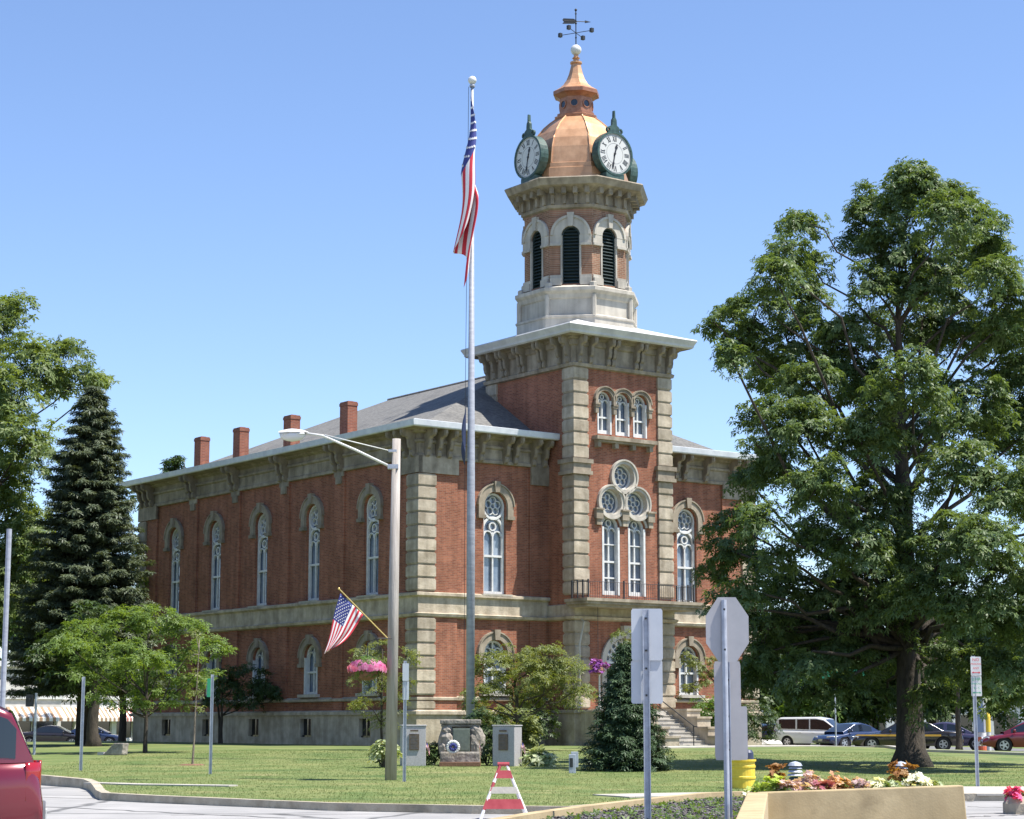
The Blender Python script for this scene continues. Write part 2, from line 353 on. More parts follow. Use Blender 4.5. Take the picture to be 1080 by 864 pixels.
def clusters(blobs, dens, cr, per, g, flat=.16, updir=.9, inner=.45, lowcut=-.75):
    """leaf sprays spread through the blobs; returns leaf points, leaf normals, spray centres"""
    P = []; N = []; C = []
    for (c, r) in blobs:
        c = np.array(c, float); r = np.array(r if hasattr(r, '__len__') else (r, r, r), float)
        k = max(4, int(dens * 4 * PI * (r.mean() ** 2)))
        d = g.normal(size=(int(k * 1.6), 3)); d /= np.linalg.norm(d, axis=1, keepdims=True); d = d[d[:, 2] > lowcut][:k]
        q = inner + (1.04 - inner) * g.random(len(d)) ** .6
        cc = c + d * r * q[:, None]
        for p, dd in zip(cc, d):
            nn = dd * .55 + np.array([0, 0, updir]) + g.normal(size=3) * .18; nn /= np.linalg.norm(nn)
            m = max(3, int(per * (.6 + .8 * g.random())))
            a = np.cross(nn, [.3, .5, .8]); a /= np.linalg.norm(a); b = np.cross(nn, a)
            rad = cr * (.65 + .7 * g.random()); t = rad * np.sqrt(g.random(m)); th = g.random(m) * 2 * PI
            el = .65 + .5 * g.random()
            L = p + (a * (t * np.cos(th))[:, None] * el + b * (t * np.sin(th))[:, None]) + nn * (g.normal(size=m) * flat * rad)[:, None]
            L[:, 2] -= .35 * t * t / max(rad, .01)
            P.append(L); N.append(nn + g.normal(size=(m, 3)) * .38); C.append(p)
    return np.concatenate(P), np.concatenate(N), np.array(C)
def wobble(a, b, n, amp, g, sag=0.0):
    a = np.array(a, float); b = np.array(b, float); pts = []
    L = np.linalg.norm(b - a)
    for i in range(n + 1):
        t = i / n; p = a * (1 - t) + b * t
        if 0 < i < n: p = p + g.normal(size=3) * amp * L
        p[2] += sag * L * math.sin(PI * t)
        pts.append(p)
    return pts
def tree(name, label, cat, base, blobs, trunk_r, fork_z, matl, bark='bark', dens=.9, cr=.7, per=26, size=.2, fan=5, width=.4, droop=.35, seed=1, group=None,
         trunk_top=None, flare=1.5, lowcut=-.75, twigs=5, updir=.9, inner=.45, lean=(0, 0), stems=1):
    """blobs in world coordinates; the thing's empty stands at the trunk's foot"""
    g = np.random.default_rng(seed); base = Vector(base); root = thing(name, label, cat, base, 0, group)
    bl = [((Vector(c) - base), r) for c, r in blobs]
    P, N, C = clusters(bl, dens, cr, per, g, lowcut=lowcut, updir=updir, inner=inner)
    leaf_object('crown', P, N, size, matl, root, fan, width, droop, seed)
    mb = MB(); zt = trunk_top if trunk_top else max(c.z for c, r in bl)
    top = Vector((lean[0], lean[1], zt)); nseg = 9; tp = []; tr = []
    for i in range(nseg + 1):
        t = i / nseg; p = top * t; w = trunk_r * .14 * (g.normal() if 0 < i < nseg else 0)
        tp.append((p.x + w, p.y + w * .5, p.z - (.25 if i == 0 else 0))); tr.append(max(.015, trunk_r * (1 - t) ** .75))
    tr[0] = trunk_r * flare
    tp.insert(1, (0, 0, trunk_r * 1.2)); tr.insert(1, trunk_r * 1.08)
    mb.tube(tp, tr, 12)
    for s_ in range(1, stems):
        a = 2.1 * s_; mb.tube([(0.15 * math.cos(a), .15 * math.sin(a), -.2), (.25 * math.cos(a), .25 * math.sin(a), zt * .35), (.8 * math.cos(a), .8 * math.sin(a), zt * .8)], [trunk_r * .9, trunk_r * .7, .03], 8)
    for c, r in bl:
        rr = r if not hasattr(r, '__len__') else sum(r) / 3
        zs = min(max(fork_z, c.z - math.hypot(c.x, c.y) * (.9 + .3 * g.random())), zt * .92); t = zs / zt
        st = top * t; rb = min(trunk_r * .28, max(.02, .025 + trunk_r * (1 - t) ** .75 * .2))
        lm = wobble(st, c, 5, .035, g, .04); mb.tube(lm, [rb * (1 - .8 * i / 5) + .008 for i in range(6)], 7, cap=False)
        cc = C[np.linalg.norm(C - np.array(c), axis=1) < rr * 1.15]
        if len(cc):
            for q in cc[g.choice(len(cc), min(len(cc), int(twigs)), replace=False)]:
                tw = wobble(c, q, 3, .05, g, .03); mb.tube(tw, [rb * .28 + .006, rb * .2 + .005, rb * .12 + .004, .004], 5, cap=False)
    mb.build('trunk', bark, root, smooth=True)
    return root
def spruce(name, label, base, H, Rad, matl, seed=1, size=.22, z0=.06, levels=34, nb=11, dens=1.0, group=None, power=.85, cat='tree'):
    g = np.random.default_rng(seed); root = thing(name, label, cat, base, 0, group); P = []; N = []
    mb = MB(); mb.tube([(0, 0, -.2), (0, 0, H * .5), (0, 0, H * .98)], [H * .018 + .04, H * .011 + .02, .012], 9)
    for li in range(levels):
        t = z0 + (1 - z0) * (li / levels) ** .95; z = H * t; Lb = Rad * (1 - t) ** power + .12
        k = max(4, int(nb * (1 - .45 * t)))
        a0 = g.random() * 6.28
        for b in range(k):
            a = a0 + 2 * PI * b / k + g.normal() * .14; L = Lb * (.72 + .42 * g.random()); dz = H / levels * g.normal() * .35
            n = max(4, int(L * 7 * dens)); s = (np.arange(n) + .5 + g.random(n) * .6) / n
            droop = -.28 * L * s + .22 * L * s ** 2.4
            cx_ = np.cos(a) * L * s; cy_ = np.sin(a) * L * s
            mb.tube([(0, 0, z + dz + .1 * L), (math.cos(a) * L * .5, math.sin(a) * L * .5, z + dz - .1 * L), (math.cos(a) * L * .9, math.sin(a) * L * .9, z + dz - .06 * L)], [.018 + L * .01, .012 + L * .005, .004], 4, cap=False)
            for side in range(5):
                wv = (g.random(n) - .5) * 2 * (.10 + .26 * L * (1 - s) * .9 + .05)
                x = cx_ - np.sin(a) * wv; y = cy_ + np.cos(a) * wv; zz = z + dz + .1 * L * (1 - s) + droop - np.abs(wv) * .25 + g.normal(size=n) * .04
                P.append(np.stack([x, y, zz], 1)); nn = np.stack([np.cos(a) * np.full(n, .35), np.sin(a) * np.full(n, .35), np.ones(n)], 1) + g.normal(size=(n, 3)) * .35; N.append(nn)
    leaf_object('crown', np.concatenate(P), np.concatenate(N), size, matl, root, 5, .26, .25, seed)
    mb.build('trunk', 'bark', root, smooth=True)
    return root

# ------------------------------------------------------------------ terrain, roads, paths
def ribbon(name, pts, w, matname, h=.0, th=.0, zfn=T, kind='structure', steps=1.0):
    """a strip w wide along pts (x,y), laid on the ground (h above it); th>0 gives it a real edge"""
    P = [];
    for i in range(len(pts) - 1):
        a = Vector(pts[i][:2]); b = Vector(pts[i + 1][:2]); n = max(1, int((b - a).length / steps))
        for k in range(n): P.append(a.lerp(b, k / n))
    P.append(Vector(pts[-1][:2])); vs = []
    for i, p in enumerate(P):
        t = (P[min(i + 1, len(P) - 1)] - P[max(i - 1, 0)]).normalized(); nrm = Vector((-t.y, t.x))
        for s_ in (-.5, .5):
            q = p + nrm * s_ * w; z = zfn(q.x, q.y) + h; vs += [(q.x, q.y, z), (q.x, q.y, z - max(th, .02))]
    mb = MB(); m = len(P); fs = []
    for i in range(m - 1):
        a = i * 4; b = a + 4
        fs += [(a, b, b + 2, a + 2), (a + 1, a, b, b + 1)[::-1], (a + 2, a + 3, b + 3, b + 2)[::-1]]
    fs += [(0, 2, 3, 1), ((m - 1) * 4, (m - 1) * 4 + 1, (m - 1) * 4 + 3, (m - 1) * 4 + 2)]
    mb.raw(vs, fs); o = mb.build(name, matname)
    if kind: o['kind'] = kind
    return o
def gx0(px, Y=43): return at(px, 800, Y).x
mb = MB(); mb.face([(-3000, -60, -.03), (3000, -60, -.03), (3000, 5000, -.03), (-3000, 5000, -.03)]); tag(mb.build('ground', 'earth'), kind='structure')
mb = MB(); mb.face([(-90, -30, 0), (90, -30, 0), (90, 60, 0), (-90, 60, 0)]); tag(mb.build('road', 'asphalt'), kind='structure')
# lawn outline in front (kerb line), as world points
K1 = [gp(-260, 812, .12), gp(45, 823, .12), gp(150, 828.5, .12), gp(215, 832, .12)]          # far kerb on the left
K2 = [gp(122, 834.5, .12), gp(107, 837, .12), gp(118, 838.8, .12), gp(240, 843.5, .12), gp(350, 848, .12), gp(500, 851, .12), gp(600, 852, .12)]
lawn_front = [(-90, K1[0].y + 8)] + [(p.x, p.y) for p in K1[:2]] + [(K1[2].x, K1[2].y)]
pA = gp(128, 831.2, .12)
front_pts = [Vector((-85, K1[0].y + 5, 0)), K1[0], K1[1], gp(92, 826.3, .12), gp(99, 828.5, .12), gp(103, 832, .12), gp(106, 835.5, .12), gp(112, 838, .12), gp(160, 840.3, .12)] + K2[3:] + [gp(680, 845.5, .12), gp(760, 841, .12), gp(900, 838.5, .12), gp(1085, 838.5, .12), Vector((60, 42.5, 0)), Vector((85, 43, 0))]
# lawn mesh: rows running back from the kerb line
xs = []; ys = []
for i in range(len(front_pts) - 1):
    a, b = front_pts[i], front_pts[i + 1]; n = max(1, int((b - a).to_2d().length / 1.2))
    for k in range(n): q = a.lerp(b, k / n); xs.append(q.x); ys.append(q.y)
xs.append(front_pts[-1].x); ys.append(front_pts[-1].y)
mb = MB(); NV = 70; vs = []; fs = []
for i in range(len(xs)):
    for j in range(NV + 1):
        t = (j / NV) ** 1.5; y = ys[i] + (175 - ys[i]) * t; x = xs[i] * (1 + .0 * t) + (np.sign(xs[i]) * 30 * t)
        vs.append((x, y, T(x, y) if j or True else .12))
for i in range(len(xs) - 1):
    for j in range(NV):
        a = i * (NV + 1) + j; fs.append((a, a + NV + 1, a + NV + 2, a + 1))
mb.raw(vs, fs)
for i in range(len(xs) - 1): mb.face([(xs[i], ys[i], T(xs[i], ys[i])), (xs[i + 1], ys[i + 1], T(xs[i + 1], ys[i + 1])), (xs[i + 1], ys[i + 1], -.05), (xs[i], ys[i], -.05)])
lawn = mb.build('lawn', 'grass'); tag(lawn, kind='structure')
# kerbs (0.14 m high, 0.17 wide) along the lawn edge
ribbon('kerb', front_pts[1:-2], .2, 'kerb_concrete', .025, .32, T, steps=.7)
ribbon('sidewalk', [gp(96, 826.5), gp(150, 828.2), gp(246, 829.6)], .45, 'concrete', .03, .04)
# pavement and kerb on the right, beyond the planter
ribbon('sidewalk', [Vector((gx0(640), 41.5, 0)), Vector((gx0(720), 42.3, 0)), Vector((gx0(800), 43.0, 0)), Vector((9.6, 43.6, 0))], 1.5, 'concrete', .025, .04)
ribbon('sidewalk', [Vector((9.6, 44.8, 0)), Vector((40, 45.2, 0)), Vector((84, 46, 0))], 4.4, 'concrete', .025, .04)
# tar joints and patches in the road
tj = MB()
for a, b, w in [((45, 841), (420, 853), .035), ((45, 851), (300, 863), .05), ((1020, 851), (1085, 852), .05), ((1020, 862), (1090, 859), .06), ((180, 860), (500, 858), .03)]:
    p, q = gp(*a, 0), gp(*b, 0); d = (q - p).normalized(); n = Vector((-d.y, d.x, 0)) * w; L = 14; pts = []
    P = [p.lerp(q, k / L) + n * random.uniform(-2, 2) for k in range(L + 1)]
    for k in range(L): tj.face([P[k] - n + Vector((0, 0, .004)), P[k + 1] - n + Vector((0, 0, .004)), P[k + 1] + n + Vector((0, 0, .004)), P[k] + n + Vector((0, 0, .004))])
tag(tj.build('road_joint', 'tar'), kind='structure')
# path along the foot of the steps, and the road with parked cars behind on the right
ribbon('path', [B2W(5.2, -9.2), B2W(9.0, -8.6), B2W(14, -8.6), B2W(22, -9.6), B2W(30, -12)], 1.7, 'concrete', .03, .05)
ribbon('back_road', [gp(770, 790, .14) + Vector((-2, 24, 0)), gp(880, 790, .14) + Vector((2, 10, 0)), Vector((24, 103, 0)), Vector((60, 84, 0)), Vector((95, 66, 0))], 13, 'back_asphalt', .02, .05)
ribbon('kerb', [gp(790, 788.2), gp(880, 790.3), gp(960, 793.3), gp(1090, 797), Vector((48, 82, 0)), Vector((80, 64, 0))], .35, 'concrete', .10, .12)
ribbon('back_road', [Vector((-90, 128, 0)), Vector((-40, 132, 0)), Vector((-14, 138, 0))], 12, 'back_asphalt', .02, .05)

# ------------------------------------------------------------------ courthouse
CH = thing('courthouse', 'red brick courthouse with stone quoins and a copper domed clock tower', 'courthouse', (BX, BY, 0), ANG)
OV = 1.0; ZG = .2
def wall_faces(mb, outer, holes, X, mi=0, depth=.35, mi_rev=None):
    polys = [[Vector((a, b, 0)) for a, b in outer]] + [[Vector((a, b, 0)) for a, b in h] for h in holes]
    flat_ = [p for poly in polys for p in poly]
    tri = geometry.tessellate_polygon(polys)
    mb.raw([X(p.x, p.y, 0) for p in flat_], [tuple(t) for t in tri], mi)
    for h in holes:
        n = len(h); vs = [X(a, b, 0) for a, b in h] + [X(a, b, -depth) for a, b in h]
        mb.raw(vs, [(k, (k + 1) % n, n + (k + 1) % n, n + k) for k in range(n)], mi if mi_rev is None else mi_rev)
def arch_poly(c, w, z0, zs, n=14, k=1.0):
    """opening: width w, sill z0, spring zs, semicircular (k scales the rise)"""
    r = w / 2; pts = [(c - r, z0), (c + r, z0)]
    pts += [(c + r * math.cos(PI * i / n), zs + k * r * math.sin(PI * i / n)) for i in range(n + 1)]
    return pts
def rect_poly(a0, a1, z0, z1): return [(a0, z0), (a1, z0), (a1, z1), (a0, z1)]
def circ_poly(c, z, r, n=24): return [(c + r * math.cos(2 * PI * i / n), z + r * math.sin(2 * PI * i / n)) for i in range(n)]
def XF(a, z, d): return (a, -d, z)                 # front wall, v = 0
def XT(a, z, d): return (a, -2.1 - d, z)           # tower front
def XS(a, z, d): return (-d, a, z)                 # left side wall
def XTS(a, z, d): return (7.15 - d, a, z)          # tower left side
def bar(mb, X, a0, z0, a1, z1, w, d0, d1, mi=0):
    dx, dz = a1 - a0, z1 - z0; L = math.hypot(dx, dz) or 1; nx, nz = -dz / L * w / 2, dx / L * w / 2
    mb.prism([(a0 + nx, z0 + nz), (a0 - nx, z0 - nz), (a1 - nx, z1 - nz), (a1 + nx, z1 + nz)], X, d0, d1, mi)
def arc_band(mb, X, c, zc, r0, r1, a0, a1, d0, d1, mi=0, n=14):
    A = [a0 + (a1 - a0) * i / n for i in range(n + 1)]
    full = abs(abs(a1 - a0) - 2 * PI) < 1e-4
    V = []
    for d in (d0, d1):
        for rr in (r0, r1): V += [X(c + rr * math.cos(t), zc + rr * math.sin(t), d) for t in A]
    m = n + 1; F = []
    for i in range(n): F += [(i, i + 1, m + i + 1, m + i), (2 * m + i, 3 * m + i, 3 * m + i + 1, 2 * m + i + 1), (i, 2 * m + i, 2 * m + i + 1, i + 1), (m + i, m + i + 1, 3 * m + i + 1, 3 * m + i)]
    if not full: F += [(0, m, 3 * m, 2 * m), (n, 2 * m + n, 3 * m + n, m + n)]
    mb.raw(V, F, mi)
XL = lambda a, z, d: (a, -d, z)                     # window local frame
def hood(w_in, w_out, zs, zleg, name, key=True, rev=True, proud=.13, mt='stone'):
    mb = MB(); arc_band(mb, XL, 0, zs, w_in, w_out, 0, PI, -.02, proud, n=16)
    if zleg < zs:
        for s_ in (-1, 1):
            x0, x1 = sorted((s_ * w_in, s_ * w_out)); mb.box(x0, x1, -proud, .02, zleg, zs)
            mb.box(x0 - .05, x1 + .05, -proud - .06, .02, zleg - .16, zleg)
    arc_band(mb, XL, 0, zs, w_out, w_out + .06, 0, PI, -.02, proud + .05, n=16)
    if key:
        mb.prism([(-.12, zs + w_in - .04), (.12, zs + w_in - .04), (.17, zs + w_out + .14), (-.17, zs + w_out + .14)], XL, -.02, proud + .12)
    return mb
D0 = -.26; D1 = -.16
def make_window(kind):
    """returns a window part in its own frame, x along the wall, -y outward"""
    fr = MB(); gl = MB(); si = MB()
    if kind == 'tall':
        w = .62; z0, zs = 7.45, 11.5
        arc_band(fr, XL, 0, zs - .02, w - .10, w + .0, 0, 2 * PI, D0, D1 + .04, n=28)
        arc_band(fr, XL, 0, 10.42, .50, .61, 0, PI, D0, D1 + .02, n=14)
        fr.box(-.62, -.50, -D1 - .18 + .16, -D0, z0, 11.4); fr.box(.50, .62, -D1 - .18 + .16, -D0, z0, 11.4)
        arc_band(fr, XL, 0, 10.56, .15, .21, 0, 2 * PI, D0, D1, n=16)
        for s_ in (-1, 1): arc_band(fr, XL, s_ * .26, 10.12, .2, .26, 0, PI, D0, D1, n=8)
        bar(fr, XL, 0, z0, 0, 10.3, .07, D0, D1); bar(fr, XL, -.55, 9.2, .55, 9.2, .10, D0, D1 + .02); bar(fr, XL, -.55, z0 + .07, .55, z0 + .07, .14, D0, D1 + .02)
        for k in range(5):
            t = 2 * PI * k / 5 + PI / 2; arc_band(fr, XL, .27 * math.cos(t), zs + .27 * math.sin(t), .15, .185, 0, 2 * PI, D0, D1, n=10)
        gl.prism(arch_poly(0, 1.24, z0, zs, 12), XL, D0 - .06, D0 - .04)
        h = hood(.66, .98, 11.5, 11.05, 'h'); si.box(-.82, .82, -.26, .3, 7.32, 7.45)
    elif kind == 'low':
        z0, zs = 3.0, 4.75; r = .62
        arc_band(fr, XL, 0, zs, r - .10, r, 0, PI, D0, D1 + .04); fr.box(-r, -r + .1, -.02, -D0, z0, zs); fr.box(r - .1, r, -.02, -D0, z0, zs)
        bar(fr, XL, 0, z0, 0, zs + r - .06, .08, D0, D1); bar(fr, XL, -r + .05, 4.05, r - .05, 4.05, .09, D0, D1 + .02); bar(fr, XL, -r + .05, z0 + .06, r - .05, z0 + .06, .12, D0, D1 + .02)
        for s_ in (-1, 1): arc_band(fr, XL, s_ * .28, 4.8, .2, .25, 0, PI, D0, D1, n=8)
        gl.prism(arch_poly(0, 1.24, z0, zs, 12), XL, D0 - .06, D0 - .04)
        h = hood(.66, .95, zs, 4.45, 'h'); si.box(-.85, .85, -.24, .3, 2.86, 3.0)
    elif kind == 'upper':
        z0, zs = 15.0, 16.6; r = .42
        arc_band(fr, XL, 0, zs, r - .08, r, 0, PI, D0, D1 + .04); fr.box(-r, -r + .08, -.02, -D0, z0, zs); fr.box(r - .08, r, -.02, -D0, z0, zs)
        bar(fr, XL, 0, z0, 0, zs + .1, .06, D0, D1); bar(fr, XL, -r + .04, 15.8, r - .04, 15.8, .08, D0, D1 + .02); bar(fr, XL, -r + .04, z0 + .1, r - .04, z0 + .1, .2, D0, D1 + .03)
        for s_ in (-1, 1): arc_band(fr, XL, s_ * .19, 16.5, .12, .17, 0, PI, D0, D1, n=8)
        arc_band(fr, XL, 0, 16.78, .08, .12, 0, 2 * PI, D0, D1, n=10)
        gl.prism(arch_poly(0, .84, z0, zs, 12), XL, D0 - .06, D0 - .04)
        h = hood(.45, .60, zs, 16.4, 'h', key=False); 
    elif kind == 'lancet':
        z0, zs = 7.5, 10.66; r = .52
        arc_band(fr, XL, 0, zs, r - .11, r, 0, PI, D0, D1 + .04); fr.box(-r, -r + .11, -.02, -D0, z0, zs); fr.box(r - .11, r, -.02, -D0, z0, zs)
        bar(fr, XL, 0, z0, 0, zs, .07, D0, D1); bar(fr, XL, -r + .05, 9.05, r - .05, 9.05, .09, D0, D1 + .02); bar(fr, XL, -r + .05, 8.3, r - .05, 8.3, .07, D0, D1 + .02); bar(fr, XL, -r + .05, 9.85, r - .05, 9.85, .05, D0, D1 + .02)
        bar(fr, XL, -r + .05, z0 + .1, r - .05, z0 + .1, .2, D0, D1 + .03)
        for s_ in (-1, 1): arc_band(fr, XL, s_ * .2, 10.45, .15, .2, 0, PI, D0, D1, n=8)
        arc_band(fr, XL, 0, 10.85, .12, .17, 0, 2 * PI, D0, D1, n=12)
        gl.prism(arch_poly(0, 1.04, z0, zs, 12), XL, D0 - .06, D0 - .04)
        h = MB(); arc_band(h, XL, 0, zs, .54, .66, .12, PI - .12, -.02, .05)
    elif kind == 'round':
        arc_band(fr, XL, 0, 0, .53, .60, 0, 2 * PI, D0 - .05, D1 - .04, n=28)
        for k in range(5):
            t = 2 * PI * k / 5 + PI / 2; arc_band(fr, XL, .25 * math.cos(t), .25 * math.sin(t), .14, .165, 0, 2 * PI, D0 - .05, D1 - .06, n=10)
        gl.prism(circ_poly(0, 0, .6), XL, D0 - .1, D0 - .08)
        h = MB(); arc_band(h, XL, 0, 0, .61, .74, 0, 2 * PI, -.25, .10, n=32); arc_band(h, XL, 0, 0, .74, .82, 0, 2 * PI, -.02, .16, n=32)
    f = fr.build('window', 'white_paint', CH); gl.build('pane', 'glass', f); h.build('arch_hood', 'trim_stone' if kind in ('tall', 'low', 'upper') else 'painted_trim', f)
    if si.v: si.build('sill', 'painted_trim', f)
    return f
protos = {}
def put_window(kind, loc, rz=0):
    if kind not in protos: o = protos[kind] = make_window(kind)
    else: o = copy_tree(protos[kind], CH)
    o.location = loc; o.rotation_euler = (0, 0, rz); return o
# --- walls
FW = [4.15, 15.8]; SW = [4.0, 9.25, 14.3, 19.2, 23.8]
wl = MB()
wh = []
for a in FW: wh += [arch_poly(a, 1.26, 7.45, 11.5), arch_poly(a, 1.26, 3.0, 4.75)]
wall_faces(wl, rect_poly(0, BW, 2.0, 13.6), wh, XF)
sh = []
for a in SW: sh += [arch_poly(a, 1.26, 7.45, 11.5), arch_poly(a, 1.26, 3.0, 4.75)]
wall_faces(wl, rect_poly(0, BD, 2.0, 13.6), sh, XS)
wl.face([(BW, 0, 2), (BW, BD, 2), (BW, BD, 13.6), (BW, 0, 13.6)]); wl.face([(0, BD, 2), (BW, BD, 2), (BW, BD, 13.6), (0, BD, 13.6)])
wl.build('wall', 'brick', CH)
# brick pilaster strips
SP = [6.7, 11.9, 16.9, 21.55]
def one_box(name, m, *b):
    q = MB(); q.box(*b); return q.build(name, m, CH)
for a0, a1 in ((-.1, 2.0), (6.1, 7.15), (12.95, 14.0), (18.1, 20.2)): one_box('pilaster', 'brick', a0, a1, -.10, .0, 2.02, 13.5)
for a0, a1 in [(.0, 2.0), (BD - 2, BD)] + [(p - .45, p + .45) for p in SP]: one_box('pilaster', 'brick', -.10, 0, a0, a1, 2.02, 13.5)
for s_ in FW:
    put_window('tall', (s_, 0, 0)); put_window('low', (s_, 0, 0))
for s_ in SW:
    put_window('tall', (0, s_, 0), -PI / 2); put_window('low', (0, s_, 0), -PI / 2)
# --- stone base with basement windows
bs = MB(); bh = [rect_poly(a - .5, a + .5, 1.0, 1.85) for a in SW]
wall_faces(bs, rect_poly(-.25, BD, ZG - 1.2, 2.02), bh, lambda a, z, d: (-.25 - d, a, z), depth=.25)
wall_faces(bs, rect_poly(-.25, BW + .25, ZG - 1.2, 2.02), [], lambda a, z, d: (a, -.25 - d, z))
bs.face([(BW + .25, -.25, -1), (BW + .25, BD, -1), (BW + .25, BD, 2.02), (BW + .25, -.25, 2.02)])
bs.ring(0, BW, 0, BD, [(.25, 2.02), (.33, 2.02), (.33, 2.16), (.2, 2.22), (0, 2.22)])
bs.build('plinth', 'stone', CH)
for a in SW:
    mb = MB(); mb.box(-.05, 0, a - .5, a + .5, 1.0, 1.85); mb.box(-.12, -.05, a - .03, a + .03, 1.0, 1.85); mb.box(-.12, -.05, a - .5, a + .5, 1.0, 1.08)
    w_ = mb.build('basement_window', 'dark_glass', CH)
# --- belts round the main block
bt = MB()
bt.ring(0, BW, 0, BD, [(.0, 2.62), (.17, 2.66), (.17, 2.76), (.0, 2.84)])
bt.ring(0, BW, 0, BD, [(.02, 6.28), (.2, 6.34), (.24, 6.46), (.12, 6.5), (.12, 7.18), (.26, 7.26), (.26, 7.38), (.0, 7.44)])
bt.build('belt_course', 'stone', CH)
# --- quoins
def quoins(name, x, y, sx, sy, z0, z1, wx=.78, wy=.78, h=.6, proud=.10, base_off=.10):
    """stack of blocks round the corner x,y; sx,sy point into the building"""
    mb = MB(); n = max(1, round((z1 - z0) / h)); hh = (z1 - z0) / n; g = .045; e = base_off + proud
    for k in range(n):
        a, b = z0 + k * hh + g * .5, z0 + (k + 1) * hh - g * .5
        x0, x1 = sorted((x - sx * e, x + sx * wx)); y0, y1 = sorted((y - sy * e, y + sy * wy))
        c = .05
        mb.box(x0, x1, y0, y1, a + c, b - c); mb.box(x0 + .03, x1 - .03, y0 + .03, y1 - .03, a, b)
    x0, x1 = sorted((x - sx * (e - .07), x + sx * (wx - .05))); y0, y1 = sorted((y - sy * (e - .07), y + sy * (wy - .05)))
    mb.box(x0, x1, y0, y1, z0, z1); return mb.build(name, 'stone', CH)
for (x, y, sx, sy) in ((0, 0, 1, 1), (BW, 0, -1, 1), (0, BD, 1, -1)):
    quoins('quoin', x, y, sx, sy, 7.45, 12.72); quoins('quoin', x, y, sx, sy, 2.86, 6.28); quoins('quoin', x, y, sx, sy, 2.22, 2.62, h=.4)
# --- main cornice: frieze, soffit, fascia
cn = MB()
cn.ring(0, BW, 0, BD, [(0, 13.42), (.16, 13.44), (.16, 13.58), (.1, 13.62), (.1, 14.08), (.2, 14.13), (.2, 14.23), (.12, 14.28), (.12, 14.5), (.34, 14.58), (.34, 14.66), (OV - .1, 14.72)])
for (x0, x1) in ((-.22, 2.0), (BW - 2.0, BW + .22)):
    cn.box(x0, x1, -.2, .02, 12.74, 13.5)
cn.box(6.12, 7.15, -.2, .02, 12.6, 13.5); cn.box(12.95, 13.98, -.2, .02, 12.6, 13.5)
cn.box(-.2, .02, -.2, 2.0, 12.74, 13.5); cn.box(-.2, .02, BD - 2, BD + .2, 12.74, 13.5)
for p in SP: cn.box(-.19, .0, p - .24, p + .24, 12.85, 13.2); cn.box(-.16, .0, p - .42, p + .42, 13.2, 13.45)
cornice = cn.build('cornice', 'trim_stone', CH)
gu = MB(); gu.ring(0, BW, 0, BD, [(OV - .1, 14.68), (OV - .02, 14.70), (OV, 14.74), (OV + .03, 14.98), (OV - .12, 15.02)])
gu.build('gutter', 'gutter_white', CH)
def bracket_mesh(dep, h, w):
    mb = MB()
    P = [(0, 0), (dep, 0), (dep, -.13 * h), (dep * .93, -.22 * h), (dep * .8, -.27 * h), (dep * .62, -.26 * h), (dep * .5, -.36 * h), (dep * .5, -.5 * h), (dep * .42, -.66 * h), (dep * .26, -.74 * h), (dep * .32, -.84 * h), (dep * .28, -.95 * h), (dep * .14, -h), (0, -h)]
    mb.prism(P, lambda a, b, d: (d, -a, b), -w / 2, w / 2)
    mb.prism([(a * 1.04, b * .97 - .004) for a, b in P], lambda a, b, d: (d, -a, b), -w * .2, w * .2)
    mb.box(-w * .75, w * .75, -dep - .06, 0, -.001, .07)
    return mb
br0 = bracket_mesh(.74, 1.2, .2).build('bracket', 'trim_stone', cornice)
br0.location = (.25, -.12, 14.66); first = True
def put_br(src, par, loc, rz):
    o = src.copy(); COL.objects.link(o); o.parent = par; o.location = loc; o.rotation_euler = (0, 0, rz); return o
fu = [.85, 1.45, 3.2, 4.6, 5.15, 6.2, 6.85]
for u in fu: put_br(br0, cornice, (u, -.12, 14.66), 0)
for u in [.25] + fu[:]: put_br(br0, cornice, (BW - u, -.12, 14.66), 0)
for v in [.25, .85, 1.45, BD - .25, BD - .85, BD - 1.45] + [p + q for p in SP for q in (-.24, .24)]: put_br(br0, cornice, (-.12, v, 14.66), -PI / 2)
# --- roof and chimneys
rf = MB(); a0 = -OV + .06; ze = 15.0; zr = 19.35; rx = 10.05; ra, rb = 7.4, 18.3
rf.ring(0, BW, 0, BD, [(-a0, ze), (.2, ze + .05), (-.9, ze + .22)]); ze = ze + .22; a0 = .9
c = [(a0, a0, ze), (BW - a0, a0, ze), (BW - a0, BD - a0, ze), (a0, BD - a0, ze)]
rf.face([c[0], c[1], (rx, ra, zr)]); rf.face([c[1], c[2], (rx, rb, zr), (rx, ra, zr)]); rf.face([c[2], c[3], (rx, rb, zr)]); rf.face([c[3], c[0], (rx, ra, zr), (rx, rb, zr)]); rf.face(c)
roof = rf.build('roof', 'shingle', CH)
mb = MB(); mb.tube([(rx, ra, zr + .02), (rx, rb, zr + .02)], .07, 6); mb.build('ridge_cap', 'shingle', roof)
ch = MB(); ch.box(-.27, .27, -.36, .36, 14.9, 16.7); ch.box(-.295, .295, -.385, .385, 16.7, 16.84); ch.box(-.27, .27, -.36, .36, 16.84, 16.9); ch.box(-.14, .14, -.2, .2, 16.9, 16.94)
c0 = ch.build('chimney', 'chimney_brick', roof); c0.location = (.6, 7.1, 0)
for v in (12.5, 17.75, 22.1): put_br(c0, roof, (.6, v, 0), 0)

